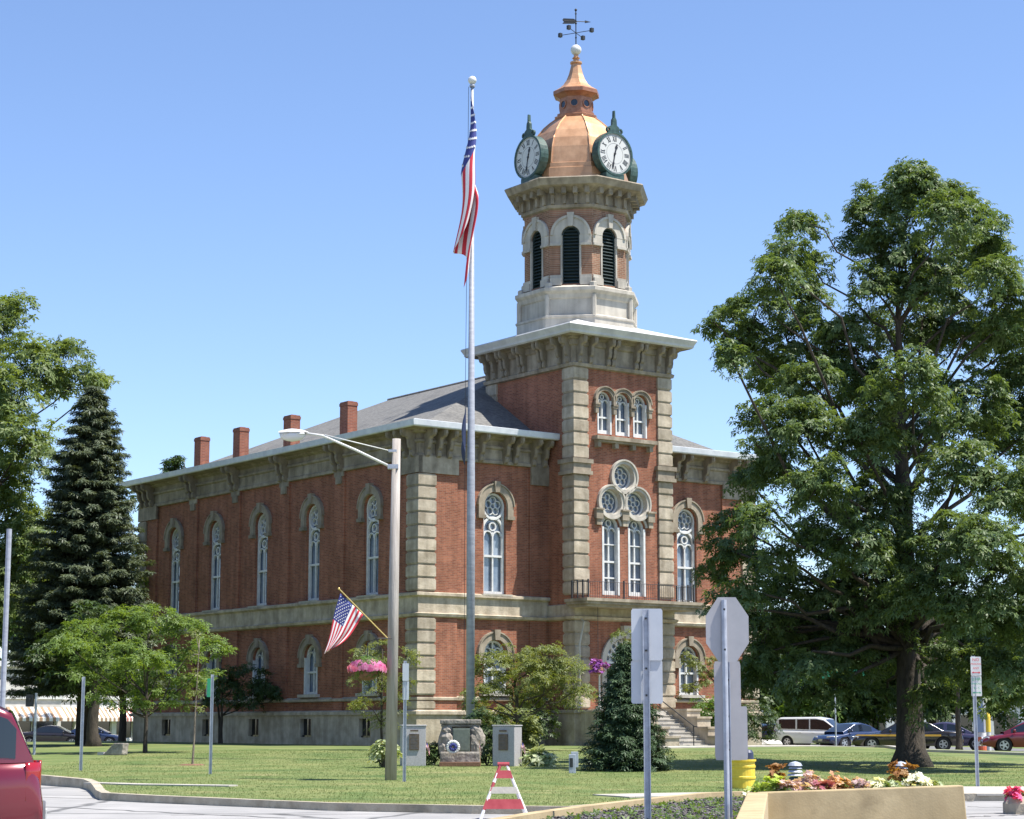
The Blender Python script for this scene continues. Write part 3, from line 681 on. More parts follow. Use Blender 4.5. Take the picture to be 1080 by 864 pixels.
# ------------------------------------------------------------------ tower
TU0, TU1, TV0, TV1 = 7.15, 12.95, -2.1, 4.7; TC = (10.05, 1.3)
tw = MB(); UP = [8.95, 10.03, 11.11]; LA = [9.28, 10.84]
holes = [arch_poly(a, .84, 15.0, 16.6) for a in UP] + [arch_poly(a, 1.04, 7.5, 10.66) for a in LA] + [circ_poly(a, 11.83, .615) for a in LA] + [circ_poly(10.06, 13.06, .615)]
door_h = arch_poly(10.05, 2.3, 2.2, 4.4, 16)
wall_faces(tw, rect_poly(TU0, TU1, .2, 18.1), holes + [door_h], XT)
for X_, in ((XTS,), (lambda a, z, d: (TU1 + d, a, z),)): wall_faces(tw, rect_poly(TV0, TV1, .2, 18.1), [], X_)
tw.face([(TU0, TV1, 14), (TU1, TV1, 14), (TU1, TV1, 18.1), (TU0, TV1, 18.1)])
tw.build('tower_wall', 'brick', CH)
for a in UP: put_window('upper', (a, TV0, 0))
for a in LA: put_window('lancet', (a, TV0, 0))
for a, z in ((LA[0], 11.83), (LA[1], 11.83), (10.06, 13.06)): put_window('round', (a, TV0, z))
ts = MB()
ts.box(8.2, 11.85, TV0 - .42, TV0, 14.68, 14.86); ts.box(8.3, 11.75, TV0 - .30, TV0, 14.58, 14.68)
for a in (8.45, 9.5, 10.55, 11.6): ts.box(a - .1, a + .1, TV0 - .26, TV0, 14.34, 14.58)
ts.build('window_sill', 'trim_stone', CH)
for a in (8.5, 10.06, 11.63):                       # imposts between the twin windows
    ts = MB(); ts.box(a - .24, a + .24, TV0 - .26, TV0, 11.42, 11.5); ts.box(a - .2, a + .2, TV0 - .2, TV0, 11.0, 11.42); ts.box(a - .13, a + .13, TV0 - .14, TV0, 10.72, 11.0); ts.build('impost', 'trim_stone', CH)
for a in (8.41, 9.49, 10.57, 11.65):
    ts = MB(); ts.box(a - .14, a + .14, TV0 - .22, TV0, 16.34, 16.42); ts.box(a - .09, a + .09, TV0 - .16, TV0, 15.95, 16.34); ts.prism([(a - .09, 16.42), (a + .09, 16.42), (a, 16.85)], XT, 0, .15); ts.build('impost', 'trim_stone', CH)
for (x, y, sx, sy) in ((TU0, TV0, 1, 1), (TU1, TV0, -1, 1), (TU0, TV1, 1, -1)):
    b_ = 0.0
    quoins('quoin', x, y, sx, sy, 13.72, 18.05, base_off=b_)
    if y < 0:
        quoins('quoin', x, y, sx, sy, 7.45, 13.0, base_off=b_); quoins('quoin', x, y, sx, sy, 2.3, 6.28, base_off=b_)
        mb = MB(); e = .24
        x0, x1 = sorted((x - sx * e, x + sx * .95)); y0, y1 = sorted((y - sy * e, y + sy * .95))
        mb.box(x0, x1, y0, y1, 13.52, 13.72); mb.box(x0 + .08, x1 - .08, y0 + .08, y1 - .08, 13.16, 13.52); mb.box(x0 + .02, x1 - .02, y0 + .02, y1 - .02, 13.0, 13.16)
        mb.build('quoin_band', 'trim_stone', CH)
tb = MB()                                            # tower belts and plinth, three sided
def tring(prof, v1=0.02):
    vs = []
    for o, z in prof: vs += [(TU0 - o, v1, z), (TU0 - o, TV0 - o, z), (TU1 + o, TV0 - o, z), (TU1 + o, v1, z)]
    tb.raw(vs, [(i * 4 + k, i * 4 + k + 1, (i + 1) * 4 + k + 1, (i + 1) * 4 + k) for i in range(len(prof) - 1) for k in range(3)])
tring([(0, 6.28), (.2, 6.34), (.24, 6.46), (.1, 6.5), (.1, 7.0), (.0, 7.04)])
tb.build('tower_belt', 'stone', CH)
for x0, x1, e0, e1 in ((TU0 - .3, 8.5, .06, 0), (11.6, TU1 + .3, 0, .06)):
    q = MB(); q.box(x0, x1, TV0 - .3, 0.02, -.2, 2.1); q.box(x0 - e0, x1 + e1, TV0 - .36, 0, 2.1, 2.24); q.build('tower_plinth', 'stone', CH)
# tower cornice
tc_ = MB(); 
def trect(mb, prof): mb.ring(TU0, TU1, TV0, TV1, prof)
trect(tc_, [(0, 18.02), (.16, 18.05), (.2, 18.2), (.1, 18.26), (.1, 19.0), (.2, 19.06), (.2, 19.3), (.34, 19.36), (.34, 19.42), (.80, 19.46), (.82, 19.5)])
tcor = tc_.build('tower_cornice', 'trim_stone', CH)
tr_ = MB(); trect(tr_, [(.78, 19.44), (.86, 19.5), (.88, 19.6), (1.0, 19.82), (.96, 19.88)]); 
trect(tr_, [(.96, 19.88), (.5, 20.02), (-.8, 20.46), (-1.9, 20.84)])
tr_.build('tower_roof', 'metal_roof', CH)
bt0 = bracket_mesh(.58, 1.2, .2).build('bracket', 'trim_stone', tcor); bt0.location = (7.35, TV0 - .1, 19.40)
for u in (8.0, 9.05, 9.35, 10.75, 11.05, 12.1, 12.75): put_br(bt0, tcor, (u, TV0 - .1, 19.40), 0)
for v in (-1.9, -1.25, -.1, .2, 1.5, 1.8, 2.9, 3.2, 3.9, 4.5): put_br(bt0, tcor, (TU0 - .1, v, 19.40), -PI / 2)
for v in (-1.9, -1.25): put_br(bt0, tcor, (TU1 + .1, v, 19.40), PI / 2)
# plinth of the belfry
O8 = PI / 8
pb = MB(); pb.lathe([(3.06, 20.1), (3.06, 20.66), (3.12, 20.7), (3.12, 20.78), (2.94, 20.84), (2.86, 20.88), (2.86, 21.62), (2.93, 21.68), (2.98, 21.86), (3.14, 22.0), (3.14, 22.16), (2.6, 22.36)], 8, TC, O8)
for k in range(8):
    a = O8 + k * PI / 4; x, y = TC[0] + 2.93 * math.cos(a), TC[1] + 2.93 * math.sin(a); pb.tube([(x, y, 20.8), (x, y, 21.8)], .12, 6)
    pb.lathe([(.2, 22.16), (.2, 22.4), (.1, 22.45)], 6, (x * .96 + TC[0] * .04, y * .96 + TC[1] * .04))
pb.build('belfry_plinth', 'painted_trim', CH)
BRAD = 2.66; AP = BRAD * math.cos(PI / 8); HW = BRAD * math.sin(PI / 8)
bw = MB(); tr2 = MB(); lo = MB()
ZS = 24.78
for k in range(8):
    a = k * PI / 4; nx, ny = math.cos(a), math.sin(a)
    XO = lambda s_, z, d, nx=nx, ny=ny: (TC[0] + nx * (AP + d) - ny * s_, TC[1] + ny * (AP + d) + nx * s_, z)
    wall_faces(bw, rect_poly(-HW, HW, 22.3, 26.2), [arch_poly(0, .9, 22.4, ZS)], XO, depth=.3)
    arc_band(tr2, XO, 0, ZS, .45, .92, 0, PI, -.02, .10, n=14); arc_band(tr2, XO, 0, ZS, .86, .98, 0, PI, .0, .16, n=14)
    for s_ in (-1, 1):
        x0, x1 = sorted((s_ * .45, s_ * 1.0)); tr2.prism(rect_poly(x0, x1, 24.38, ZS), XO, -.02, .09); tr2.prism(rect_poly(x0, x1, 24.26, 24.38), XO, -.02, .15)
        tr2.prism(rect_poly(x0, x1, 22.32, 22.66), XO, -.02, .16); tr2.prism(rect_poly(x0, x1, 22.66, 22.82), XO, -.02, .08)
        x0, x1 = sorted((s_ * .41, s_ * .5)); tr2.prism(rect_poly(x0, x1, 22.4, ZS), XO, -.12, .04)
    tr2.prism([(-.1, ZS + .42), (.1, ZS + .42), (.17, ZS + 1.1), (-.17, ZS + 1.1)], XO, 0, .2)
    arc_band(lo, XO, 0, ZS, .37, .45, 0, PI, -.22, -.05)
    for s_ in (-1, 1): x0, x1 = sorted((s_ * .37, s_ * .45)); lo.prism(rect_poly(x0, x1, 22.4, ZS), XO, -.22, -.05)
    z = 22.45
    while z < ZS + .36:
        hw = .4 if z < ZS else math.sqrt(max(.0, .4 ** 2 - (z - ZS) ** 2))
        if hw > .08: lo.raw([XO(-hw, z, -.06), XO(hw, z, -.06), XO(hw, z + .12, -.22), XO(-hw, z + .12, -.22), XO(-hw, z - .02, -.06), XO(hw, z - .02, -.06), XO(hw, z + .1, -.22), XO(-hw, z + .1, -.22)], [(0, 1, 2, 3), (7, 6, 5, 4), (0, 4, 5, 1), (3, 2, 6, 7)])
        z += .16
    lo.face([XO(-.45, 22.35, -.29), XO(.45, 22.35, -.29), XO(.45, 25.3, -.29), XO(-.45, 25.3, -.29)])
bw.build('belfry_wall', 'belfry_brick', CH); tr2.build('belfry_trim', 'painted_trim', CH); lo.build('louver', 'louver', CH)
bc = MB(); bc.lathe([(2.66, 26.06), (2.8, 26.12), (2.84, 26.26), (2.78, 26.3), (2.78, 26.86), (2.95, 26.94), (3.3, 27.06), (3.52, 27.1), (3.56, 27.18), (3.68, 27.4), (3.64, 27.46), (2.5, 27.75)], 8, TC, O8)
for k in range(8):
    a = k * PI / 4; nx, ny = math.cos(a), math.sin(a); ap = 2.78 * math.cos(PI / 8)
    XO = lambda s_, z, d, nx=nx, ny=ny: (TC[0] + nx * (ap + d) - ny * s_, TC[1] + ny * (ap + d) + nx * s_, z)
    for s_ in (-.85, -.28, .28, .85):
        bc.prism([(s_ - .07, 26.3), (s_ + .07, 26.3), (s_ + .1, 27.05), (s_ - .1, 27.05)], XO, 0, .16); bc.prism(rect_poly(s_ - .11, s_ + .11, 26.74, 27.05), XO, 0, .46)
bc.build('belfry_cornice', 'trim_stone', CH)
# copper dome, lantern, spire
dm = MB(); DP = [(2.72, 27.5), (2.72, 28.15), (2.60, 28.2), (2.60, 28.42), (2.5, 28.46), (2.46, 28.8), (2.38, 29.3), (2.22, 29.8), (1.98, 30.25), (1.66, 30.66), (1.34, 30.95), (1.12, 31.12), (1.05, 31.2)]
dm.lathe(DP, 8, TC, O8)
for k in range(8):
    a = O8 + k * PI / 4; dm.tube([(TC[0] + (r + .01) * math.cos(a), TC[1] + (r + .01) * math.sin(a), z) for r, z in DP[4:]], .045, 6)
dm.build('dome', 'copper', CH)
ln = MB(); ln.lathe([(1.05, 31.15), (1.1, 31.2), (1.12, 31.3), (.98, 31.36), (.98, 31.46), (.86, 31.5), (.86, 32.25), (.95, 32.32), (1.08, 32.4), (1.18, 32.44), (1.18, 32.62), (1.05, 32.7)], 8, TC, O8)
lan = ln.build('lantern', 'copper_dark', CH)
ln = MB()
for k in range(8):
    a = k * PI / 4; nx, ny = math.cos(a), math.sin(a); ap = .86 * math.cos(PI / 8)
    XO = lambda s_, z, d, nx=nx, ny=ny: (TC[0] + nx * (ap + d) - ny * s_, TC[1] + ny * (ap + d) + nx * s_, z)
    ln.prism(circ_poly(0, 31.9, .17, 14), XO, .0, .01)
    arc_band(ln, XO, 0, 31.9, .17, .22, 0, 2 * PI, 0, .04, mi=1)
ln.build('porthole', ['dark_glass', 'copper_dark'], lan)
sp_ = MB(); sp_.lathe([(1.12, 32.66), (.86, 32.82), (.66, 33.0), (.5, 33.25), (.38, 33.55), (.3, 33.85), (.24, 34.1), (.22, 34.15)], 8, TC, O8)
sp_.lathe([(.2, 34.1), (.3, 34.14), (.3, 34.22), (.16, 34.26), (.13, 34.36), (.2, 34.42), (.12, 34.5), (.12, 34.6)], 14, TC)
spire = sp_.build('spire', 'copper', CH)
mb = MB(); mb.sphere((TC[0], TC[1], 34.86), .27, 18, 12); mb.build('ball', 'white_paint', spire, smooth=True)
vn = MB(); cx_, cy_ = TC; vn.tube([(cx_, cy_, 35.0), (cx_, cy_, 37.0)], .028, 6)
for z, r in ((36.95, .07), (36.75, .05), (36.25, .06), (35.5, .05)): vn.sphere((cx_, cy_, z), r, 8, 6)
w2 = lambda wx, wy: (wx * math.cos(ANG) + wy * math.sin(ANG), -wx * math.sin(ANG) + wy * math.cos(ANG))   # world dir -> local
for wx, wy in ((.86, -.42), (-.86, .42), (.42, .86), (-.42, -.86)):
    dx, dy = w2(wx, wy); vn.tube([(cx_, cy_, 35.75), (cx_ + dx * .85, cy_ + dy * .85, 35.75)], .018, 5)
    vn.box(cx_ + dx * .9 - .08, cx_ + dx * .9 + .08, cy_ + dy * .9 - .08, cy_ + dy * .9 + .08, 35.66, 35.86)
dx, dy = w2(1, 0.12); XV = lambda a, z, d: (cx_ + dx * a - dy * d, cy_ + dy * a + dx * d, z)
vn.tube([XV(-.6, 36.35, 0), XV(.7, 36.35, 0)], .022, 5)
vn.prism([(-.68, 36.2), (-.6, 36.3), (-.68, 36.4), (-.62, 36.48), (-.1, 36.48), (.08, 36.35), (-.1, 36.22), (-.62, 36.2)][::-1], XV, -.015, .015)
vn.prism([(.45, 36.28), (.75, 36.35), (.45, 36.42)], XV, -.015, .015)
vn.build('weather_vane', 'iron', CH)
# clocks: centre of dial 1.03 m radius
def make_clock(a):
    nx, ny = math.cos(a), math.sin(a); cz = 28.82; off = 2.96
    XC = lambda s_, z, d: (TC[0] + nx * (off + d) - ny * s_, TC[1] + ny * (off + d) + nx * s_, cz + z)
    cs = MB(); arc_band(cs, XC, 0, 0, .0, 1.05, 0, 2 * PI, -.42, .0, n=32); arc_band(cs, XC, 0, 0, .99, 1.09, 0, 2 * PI, -.38, .08, n=32)
    cs.prism(rect_poly(-.55, .55, -1.28, -.98), XC, -.5, .06); cs.prism(rect_poly(-.35, .35, -.7, .5), XC, -.9, -.3)
    cs.prism([(-.42, 1.0), (.42, 1.0), (.26, 1.2), (.3, 1.32), (.14, 1.42), (.12, 1.7), (.05, 1.8), (.03, 2.15), (-.03, 2.15), (-.05, 1.8), (-.12, 1.7), (-.14, 1.42), (-.3, 1.32), (-.26, 1.2)], XC, -.1, .04)
    arc_band(cs, XC, -.36, 1.16, .07, .14, 0, 2 * PI, -.06, .05, n=12); arc_band(cs, XC, .36, 1.16, .07, .14, 0, 2 * PI, -.06, .05, n=12)
    ck = cs.build('clock', 'clock_green', CH)
    dl = MB(); dl.prism(circ_poly(0, 0, 1.005, 40), XC, .0, .03); dl.build('dial', 'clock_white', ck)
    nm = MB(); arc_band(nm, XC, 0, 0, .93, .945, 0, 2 * PI, .03, .034, n=40); arc_band(nm, XC, 0, 0, .50, .51, 0, 2 * PI, .03, .034, n=40)
    for h in range(12):
        t = PI / 2 - h * PI / 6; sgn = -1                # seen from outside the s axis runs to the left
        txt = ['XII', 'I', 'II', 'III', 'IIII', 'V', 'VI', 'VII', 'VIII', 'IX', 'X', 'XI'][h]
        c_, s__ = math.cos(t), math.sin(t); sw = {'I': .05, 'V': .12, 'X': .12}; tot = sum(sw[q] + .015 for q in txt); k = -tot / 2
        def P_(b, rr, c_=c_, s__=s__): xx = c_ * rr + s__ * b; zz = s__ * rr - c_ * b; return (CS * xx, zz)
        def st(b0, r0, b1, r1, w):
            p, q = P_(b0, r0), P_(b1, r1); bar(nm, XC, p[0], p[1], q[0], q[1], w, .03, .036)
        CS = 1.0
        for q in txt:
            m_ = k + sw[q] / 2; r0, r1 = .60, .88
            if q == 'I': st(m_, r0, m_, r1, .035)
            elif q == 'V': st(m_ - .05, r1, m_, r0, .04); st(m_ + .05, r1, m_, r0, .02)
            else: st(m_ - .05, r1, m_ + .05, r0, .04); st(m_ + .05, r1, m_ - .05, r0, .02)
            k += sw[q] + .015
    nm.build('numerals', 'blackpaint', ck)
    hd = MB()
    for an, L, w, d in ((R(16), .50, .075, .045), (R(192), .80, .05, .055)):
        dx_, dz_ = math.sin(an), math.cos(an); bar(hd, XC, -dx_ * .15, -dz_ * .15, dx_ * L, dz_ * L, w, d, d + .008)
        bar(hd, XC, dx_ * L * .55, dz_ * L * .55, dx_ * L * .8, dz_ * L * .8, w * 2, d + .001, d + .007)
    hd.prism(circ_poly(0, 0, .06, 12), XC, .03, .07); hd.build('hands', 'blackpaint', ck)
for a in (-PI / 2, PI, 0, PI / 2): make_clock(a)

# ------------------------------------------------------------------ entrance
ds = MB(); arc_band(ds, XT, 10.05, 4.4, 1.15, 1.42, 0, PI, -.02, .12, n=20)
for s_ in (-1, 1): x0, x1 = sorted((10.05 + s_ * 1.15, 10.05 + s_ * 1.42)); ds.box(x0, x1, TV0 - .12, TV0, 2.2, 4.4)
ds.prism([(9.9, 5.5), (10.2, 5.5), (10.28, 6.1), (9.82, 6.1)], XT, 0, .25)
ds.build('door_surround', 'painted_trim', CH)
dr = MB(); dr.box(8.9, 11.2, TV0 + .28, TV0 + .32, 2.2, 4.4)
for x0, x1 in ((8.95, 9.22), (9.22, 10.02), (10.08, 10.88), (10.88, 11.15)):
    dr.box(x0 + .03, x1 - .03, TV0 + .24, TV0 + .28, 2.25, 4.3)
door = dr.build('door', 'door_green', CH)
dg = MB()
for x0, x1 in ((9.36, 9.9), (10.2, 10.74)): dg.box(x0, x1, TV0 + .232, TV0 + .238, 3.1, 4.15)
dg.build('door_pane', 'dark_glass', door)
dh = MB(); dh.tube([(9.95, TV0 + .2, 3.05), (9.95, TV0 + .2, 3.45)], .02, 6); dh.tube([(10.15, TV0 + .2, 3.05), (10.15, TV0 + .2, 3.45)], .02, 6); dh.build('handle', 'gold', door)
fl = MB(); arc_band(fl, XT, 10.05, 4.45, 1.05, 1.15, 0, PI, -.3, -.16, n=20); arc_band(fl, XT, 10.05, 4.45, .35, .42, 0, PI, -.3, -.18); fl.box(8.9, 11.2, TV0 + .16, TV0 + .3, 4.36, 4.46)
for k in range(1, 8): t = PI * k / 8; bar(fl, XT, 10.05 + .4 * math.cos(t), 4.45 + .4 * math.sin(t), 10.05 + 1.06 * math.cos(t), 4.45 + 1.06 * math.sin(t), .045, -.3, -.18)
for k in range(8): t = PI * (k + .5) / 8; arc_band(fl, XT, 10.05 + .86 * math.cos(t), 4.45 + .86 * math.sin(t), .12, .15, 0, 2 * PI, -.3, -.2, n=10)
fan = fl.build('fanlight', 'white_paint', CH); mb = MB(); mb.prism(arch_poly(10.05, 2.3, 4.4, 4.45, 16), XT, -.34, -.32); mb.build('pane', 'glass', fan)
# balcony over the entrance
bl = MB(); bl.box(6.55, 13.6, -3.75, TV0 + .02, 7.08, 7.22); bl.box(6.62, 13.53, -3.66, TV0, 6.96, 7.08); bl.box(6.75, 13.4, -3.5, TV0, 6.84, 6.96)
balc = bl.build('balcony', 'trim_stone', CH)
rl = MB(); ra_ = 7.22
def rail_run(p, q):
    L = math.dist(p, q); n = int(L / .13)
    for z in (7.32, 7.98): rl.tube([(*p, z), (*q, z)], .013, 5)
    for k in range(n + 1):
        t = k / n; x = p[0] + (q[0] - p[0]) * t; y = p[1] + (q[1] - p[1]) * t
        rl.box(x - .006, x + .006, y - .006, y + .006, 7.22, 7.98)
    for t in (0, .33, .66, 1):
        x = p[0] + (q[0] - p[0]) * t; y = p[1] + (q[1] - p[1]) * t; rl.box(x - .03, x + .03, y - .03, y + .03, 7.2, 8.08)
rail_run((6.9, -3.4), (13.2, -3.4)); rail_run((6.9, -3.4), (6.9, -2.2)); rail_run((13.2, -3.4), (13.2, -2.2))
rl.build('railing', 'iron', balc)
# steps and their walls
stp = MB(); NS = 9; v0, v1 = -3.8, -7.0; zt = 2.2; zb = .5
stp.box(8.9, 11.2, v0, TV0 + .3, 0, zt)
for k in range(NS):
    h1 = zt - (zt - zb) * (k + 1) / (NS + .0); a = v0 + (v1 - v0) * k / NS; b = v0 + (v1 - v0) * (k + 1) / NS
    stp.box(8.9, 11.2, b, a, 0, h1 - .04); stp.box(8.9, 11.2, b - .03, a + .0, h1 - .04, h1)
stp.build('steps', 'concrete', CH)
for x0, x1 in ((8.1, 8.9), (11.2, 12.0)):
    cw = MB()
    pf = [(TV0, -.5), (TV0, 2.2), (-5.1, 2.2), (-5.1, 1.85), (-5.8, 1.85), (-5.8, 1.4), (-6.5, 1.4), (-6.5, 1.0), (-7.2, 1.0), (-7.2, -.5)]
    cw.prism(pf, lambda a, b, d: (d, a, b), x0, x1)
    for (a, b, z) in ((TV0 - .0, -5.16, 2.2), (-5.1, -5.86, 1.85), (-5.8, -6.56, 1.4), (-6.5, -7.26, 1.0)): cw.box(x0 - .05, x1 + .05, b, a - .003, z, z + .09)
    cw.build('step_wall', 'stone', CH)
for x0, x1 in ((7.2, 8.1), (12.0, 13.0)): pw = MB(); pw.box(x0, x1, -3.6, TV0 - .3, -.2, 2.12); pw.box(x0 - .05, x1, -3.66, TV0 - .3, 2.12, 2.22); pw.build('porch_base', 'stone', CH)
hr = MB()
for x in (10.05,):
    hr.tube([(x, -2.9, 3.15), (x, -3.8, 3.12), (x, -6.9, 1.5), (x, -7.1, 1.48)], .025, 6); hr.tube([(x, -3.8, 2.2), (x, -3.8, 3.12)], .022, 6); hr.tube([(x, -6.85, .5), (x, -6.85, 1.52)], .025, 6)
    hr.tube([(x, -3.8, 2.75), (x, -6.85, 1.15)], .018, 6)
hr.build('handrail', 'iron', CH)
dp = MB(); dp.tube([(7.9, -3.66, 2.25), (7.9, -3.78, 2.2), (7.7, -3.78, .5)], .05, 7); dp.build('drainpipe', 'white_paint', CH)
dp = MB(); dp.tube([(7.35, -2.35, 6.3), (7.35, -2.5, 6.2), (7.1, -2.5, 5.2), (7.1, -2.45, 2.3)], .045, 7); dp.build('drainpipe', 'painted_trim', CH)

# ------------------------------------------------------------------ poles, signs and flags
def post_top(px, pyt, Y): return at(px, pyt, Y).z
# flagpole
FP = gp(496, 801); FP = Vector((at(496, 755, 66).x, 66, T(0, 66)))
fp = thing('flagpole', 'tall silver grey metal flagpole behind the boulder monument', 'flagpole', FP)
ztop = post_top(495, 92, 66) - FP.z
mb = MB(); mb.lathe([(.30, 0), (.28, .12), (.19, .2)], 20); mb.tube([(0, 0, .0), (0, 0, ztop * .35), (0, 0, ztop)], [.14, .135, .05], 18); mb.build('pole', 'pole_alu', fp, smooth=True)
mb = MB(); mb.lathe([(.09, ztop), (.10, ztop + .05), (.05, ztop + .12)], 12); mb.build('truck', 'galv', fp)
mb = MB(); mb.sphere((0, 0, ztop + .24), .145, 18, 12); mb.build('ball', 'white_paint', fp, smooth=True)
mb = MB(); mb.tube([(-.12, -.05, ztop), (-.2, -.1, ztop * .5), (-.2, -.12, 1.2)], .008, 4); mb.build('halyard', 'iron', fp)
mb = MB(); mb.box(-.24, -.19, -.14, -.1, 1.15, 1.35); mb.build('cleat', 'iron', fp)
def flag_cloth(name, fn, nx=30, ny=26, label=None, group=None, canton=(.42, .54), loc=(0, 0, 0)):
    """fn(s,t): s along the fly, t down the hoist; stripes and canton are cloth of their own colours"""
    mb = MB(); nu, nv = nx, 26
    def mf(s, t):
        if s < canton[0] and t < 7 / 13: return 2
        return 0 if int(t * 13) % 2 == 0 else 1
    mb.grid(fn, nu, nv, mf=mf)
    o = mb.build(name, ['flag_red', 'flag_white', 'flag_blue'], None, smooth=True, loc=loc)
    st = MB(); e = .011
    for r_i in range(9):
        for c_i in range(6 if r_i % 2 == 0 else 5):
            s = canton[0] * ((c_i + .5 + (.5 if r_i % 2 else 0)) / 6.0); t = (7 / 13) * (r_i + .7) / 9.6
            if s > canton[0] - .03: continue
            c = Vector(fn(s, t)); n = (Vector(fn(s + .01, t)) - c).cross(Vector(fn(s, t + .01)) - c)
            n = n.normalized() if n.length > 1e-9 else Vector((0, -1, 0))
            a = (Vector(fn(s + .01, t)) - c); a = a.normalized() if a.length > 1e-9 else Vector((1, 0, 0)); b = n.cross(a)
            R_ = STAR
            for sd in (1, -1):
                pts = [c + n * e * sd + (a * math.cos(k * PI / 5 + PI / 2) + b * math.sin(k * PI / 5 + PI / 2)) * (R_ if k % 2 == 0 else R_ * .42) for k in range(10)]
                st.face(pts if sd > 0 else pts[::-1])
    st.build('star_field', 'flag_white', o)
    sd_ = o.modifiers.new('thickness', 'SOLIDIFY'); sd_.thickness = .006
    tag(o, label, 'flag', group); return o
STAR = .06
FZ = ztop + FP.z - .25
def big_flag(s, t):
    hoist = 2.45 * t; L = 3.75
    k = s ** .55; L = 4.15
    ph = 7.5 * t + 1.2 * s + .6; k = min(1, 2.6 * s)
    x = -.07 + .25 * k * math.sin(ph) - .26 * s ** 3 + .06 * math.sin(9 * s + 4 * t) * k
    y = -.32 * min(1, 5 * s) + .20 * k * math.cos(ph * 1.1) + .06 * math.sin(8 * s)
    z = -hoist * (1 - .10 * s) - L * s * (1 - .05 * math.cos(ph)) + .25 * s * x / .3
    return (x, y, z)
flag_cloth('flag', big_flag, 40, 26, 'large american flag hanging limp near the top of the tall flagpole', loc=(FP.x + .02, FP.y - .08, FZ))
def dark_flag(s, t):
    ph = 4.5 * t; k = s ** .5
    return (-.17 - .17 * k * abs(math.sin(ph)) * math.sin(PI * min(1, s * 1.0)) - .03 * t, -.12 + .1 * k * math.cos(ph * 1.3), -.9 * t - 1.0 * s + .1 * math.sin(5 * s))
mb = MB(); mb.grid(dark_flag, 16, 16)
z2 = at(490, 428, 66).z; o = mb.build('flag', 'dark_blue', None, smooth=True, loc=(FP.x, FP.y - .05, z2)); tag(o, 'small dark blue flag hanging furled halfway down the tall flagpole', 'flag')
o.modifiers.new('thickness', 'SOLIDIFY').thickness = .006

# street light on its wooden pole
SL = Vector((at(413.5, 800, 51).x, 51, T(-3, 51))); zt_ = post_top(415, 463, 51) - SL.z
sl = thing('street_lamp', 'weathered grey wooden street light pole with long white arm on the lawn', 'street lamp', SL)
mb = MB(); mb.tube([(-.03, 0, -.3), (0, 0, zt_ * .5), (.04, 0, zt_)], [.15, .13, .105], 16); mb.build('pole', 'pole_wood', sl, smooth=True)
def rel(px, py, Y, o): return at(px, py, Y) - o
A0 = rel(411, 492, 50.9, SL); A1 = rel(340, 459.5, 50.3, SL); A2 = rel(322, 457, 50.2, SL); B0 = rel(411, 475.5, 50.9, SL)
mb = MB(); mb.tube([A0, A0.lerp(A1, .5) + Vector((0, 0, .02)), A1, A2], [.035, .033, .03, .03], 8); mb.tube([B0, A1 + Vector((.05, 0, .02))], .014, 6); mb.build('arm', 'white_paint', sl, smooth=True)
mb = MB(); mb.box(A0.x - .05, A0.x + .22, -.15, .05, A0.z - .06, A0.z + .05); mb.build('clamp', 'galv', sl); mb = MB(); mb.box(B0.x - .03, B0.x + .18, -.13, .05, B0.z - .03, B0.z + .03); mb.build('clamp', 'galv', sl)
H0 = rel(294, 459, 50.1, SL)
mb = MB(); mb.grid(lambda s, t: (H0.x + (A2.x + .1 - H0.x) * s, H0.y + math.cos(PI * t) * .19 * math.sin(PI * min(1, .12 + s * .9)) ** .6, H0.z + .04 + .03 * s + .10 * math.sin(PI * t) * math.sin(PI * min(1, .15 + s * .85)) ** .7), 16, 10)
mb.box(H0.x + .1, A2.x, H0.y - .14, H0.y + .14, H0.z - .0, H0.z + .045); lh = mb.build('lamp_head', 'white_paint', sl, smooth=True)
mb = MB(); mb.sphere((H0.x + .34, H0.y, H0.z), .22, 14, 8, sc=(1.45, .7, .75)); mb.build('lens', 'lens_clear', lh, smooth=True)
# small flag fixed to the pole
STAR = .022
F0 = at(359, 626, 50.6); F1 = at(383, 648.5, 50.75); FT = at(357.5, 621, 50.6); FB = at(409.5, 674, 50.85)
E0 = at(341.5, 690, 50.5); E1 = at(347, 686, 50.6)
def pole_flag(s, t):
    a = F0.lerp(F1, t); b = E0.lerp(E1, t); mid = a.lerp(b, s)
    sag = math.sin(PI * s) * t * .10; w = math.sin(t * 15 + s * 3) * .05 * s
    return (mid.x + sag * .9 - .02 * math.sin(6 * s), mid.y + w + .03 * math.sin(9 * t), mid.z - sag * .9)
flag_cloth('flag', pole_flag, 26, 26, 'american flag on a slanted gold staff fixed to the wooden street light pole')
mb = MB(); mb.tube([FB, FT], [.017, .014], 7); mb.sphere(FT, .03, 8, 6)
st_ = mb.build('flag_staff', 'gold'); tag(st_, 'slanted gold flag staff fixed to the wooden street light pole', 'flag staff')
# hanging flower basket on the pole
HB = at(387, 704, 50.75)
hb = thing('flower_basket', 'hanging basket of pink petunias on the wooden street light pole', 'flower basket', HB)
g = np.random.default_rng(3); d = g.normal(size=(900, 3)); d /= np.linalg.norm(d, axis=1, keepdims=True); d[:, 2] = np.abs(d[:, 2]) * .8 - .22
leaf_object('flowers', d * np.array([.48, .42, .34]) * (.8 + .25 * g.random((900, 1))), d, .055, 'petal_pink', hb, 5, .8, .1, 3)
d2 = g.normal(size=(500, 3)); d2 /= np.linalg.norm(d2, axis=1, keepdims=True)
leaf_object('leaves', d2 * np.array([.42, .4, .3]) * (.6 + .4 * g.random((500, 1))), d2, .07, 'leaf_mid', hb, 4, .6, .1, 4)
mb = MB(); mb.sphere((0, 0, -.12), .3, 14, 8, sc=(1, 1, .7)); mb.build('basket', 'mulch', hb, smooth=True)
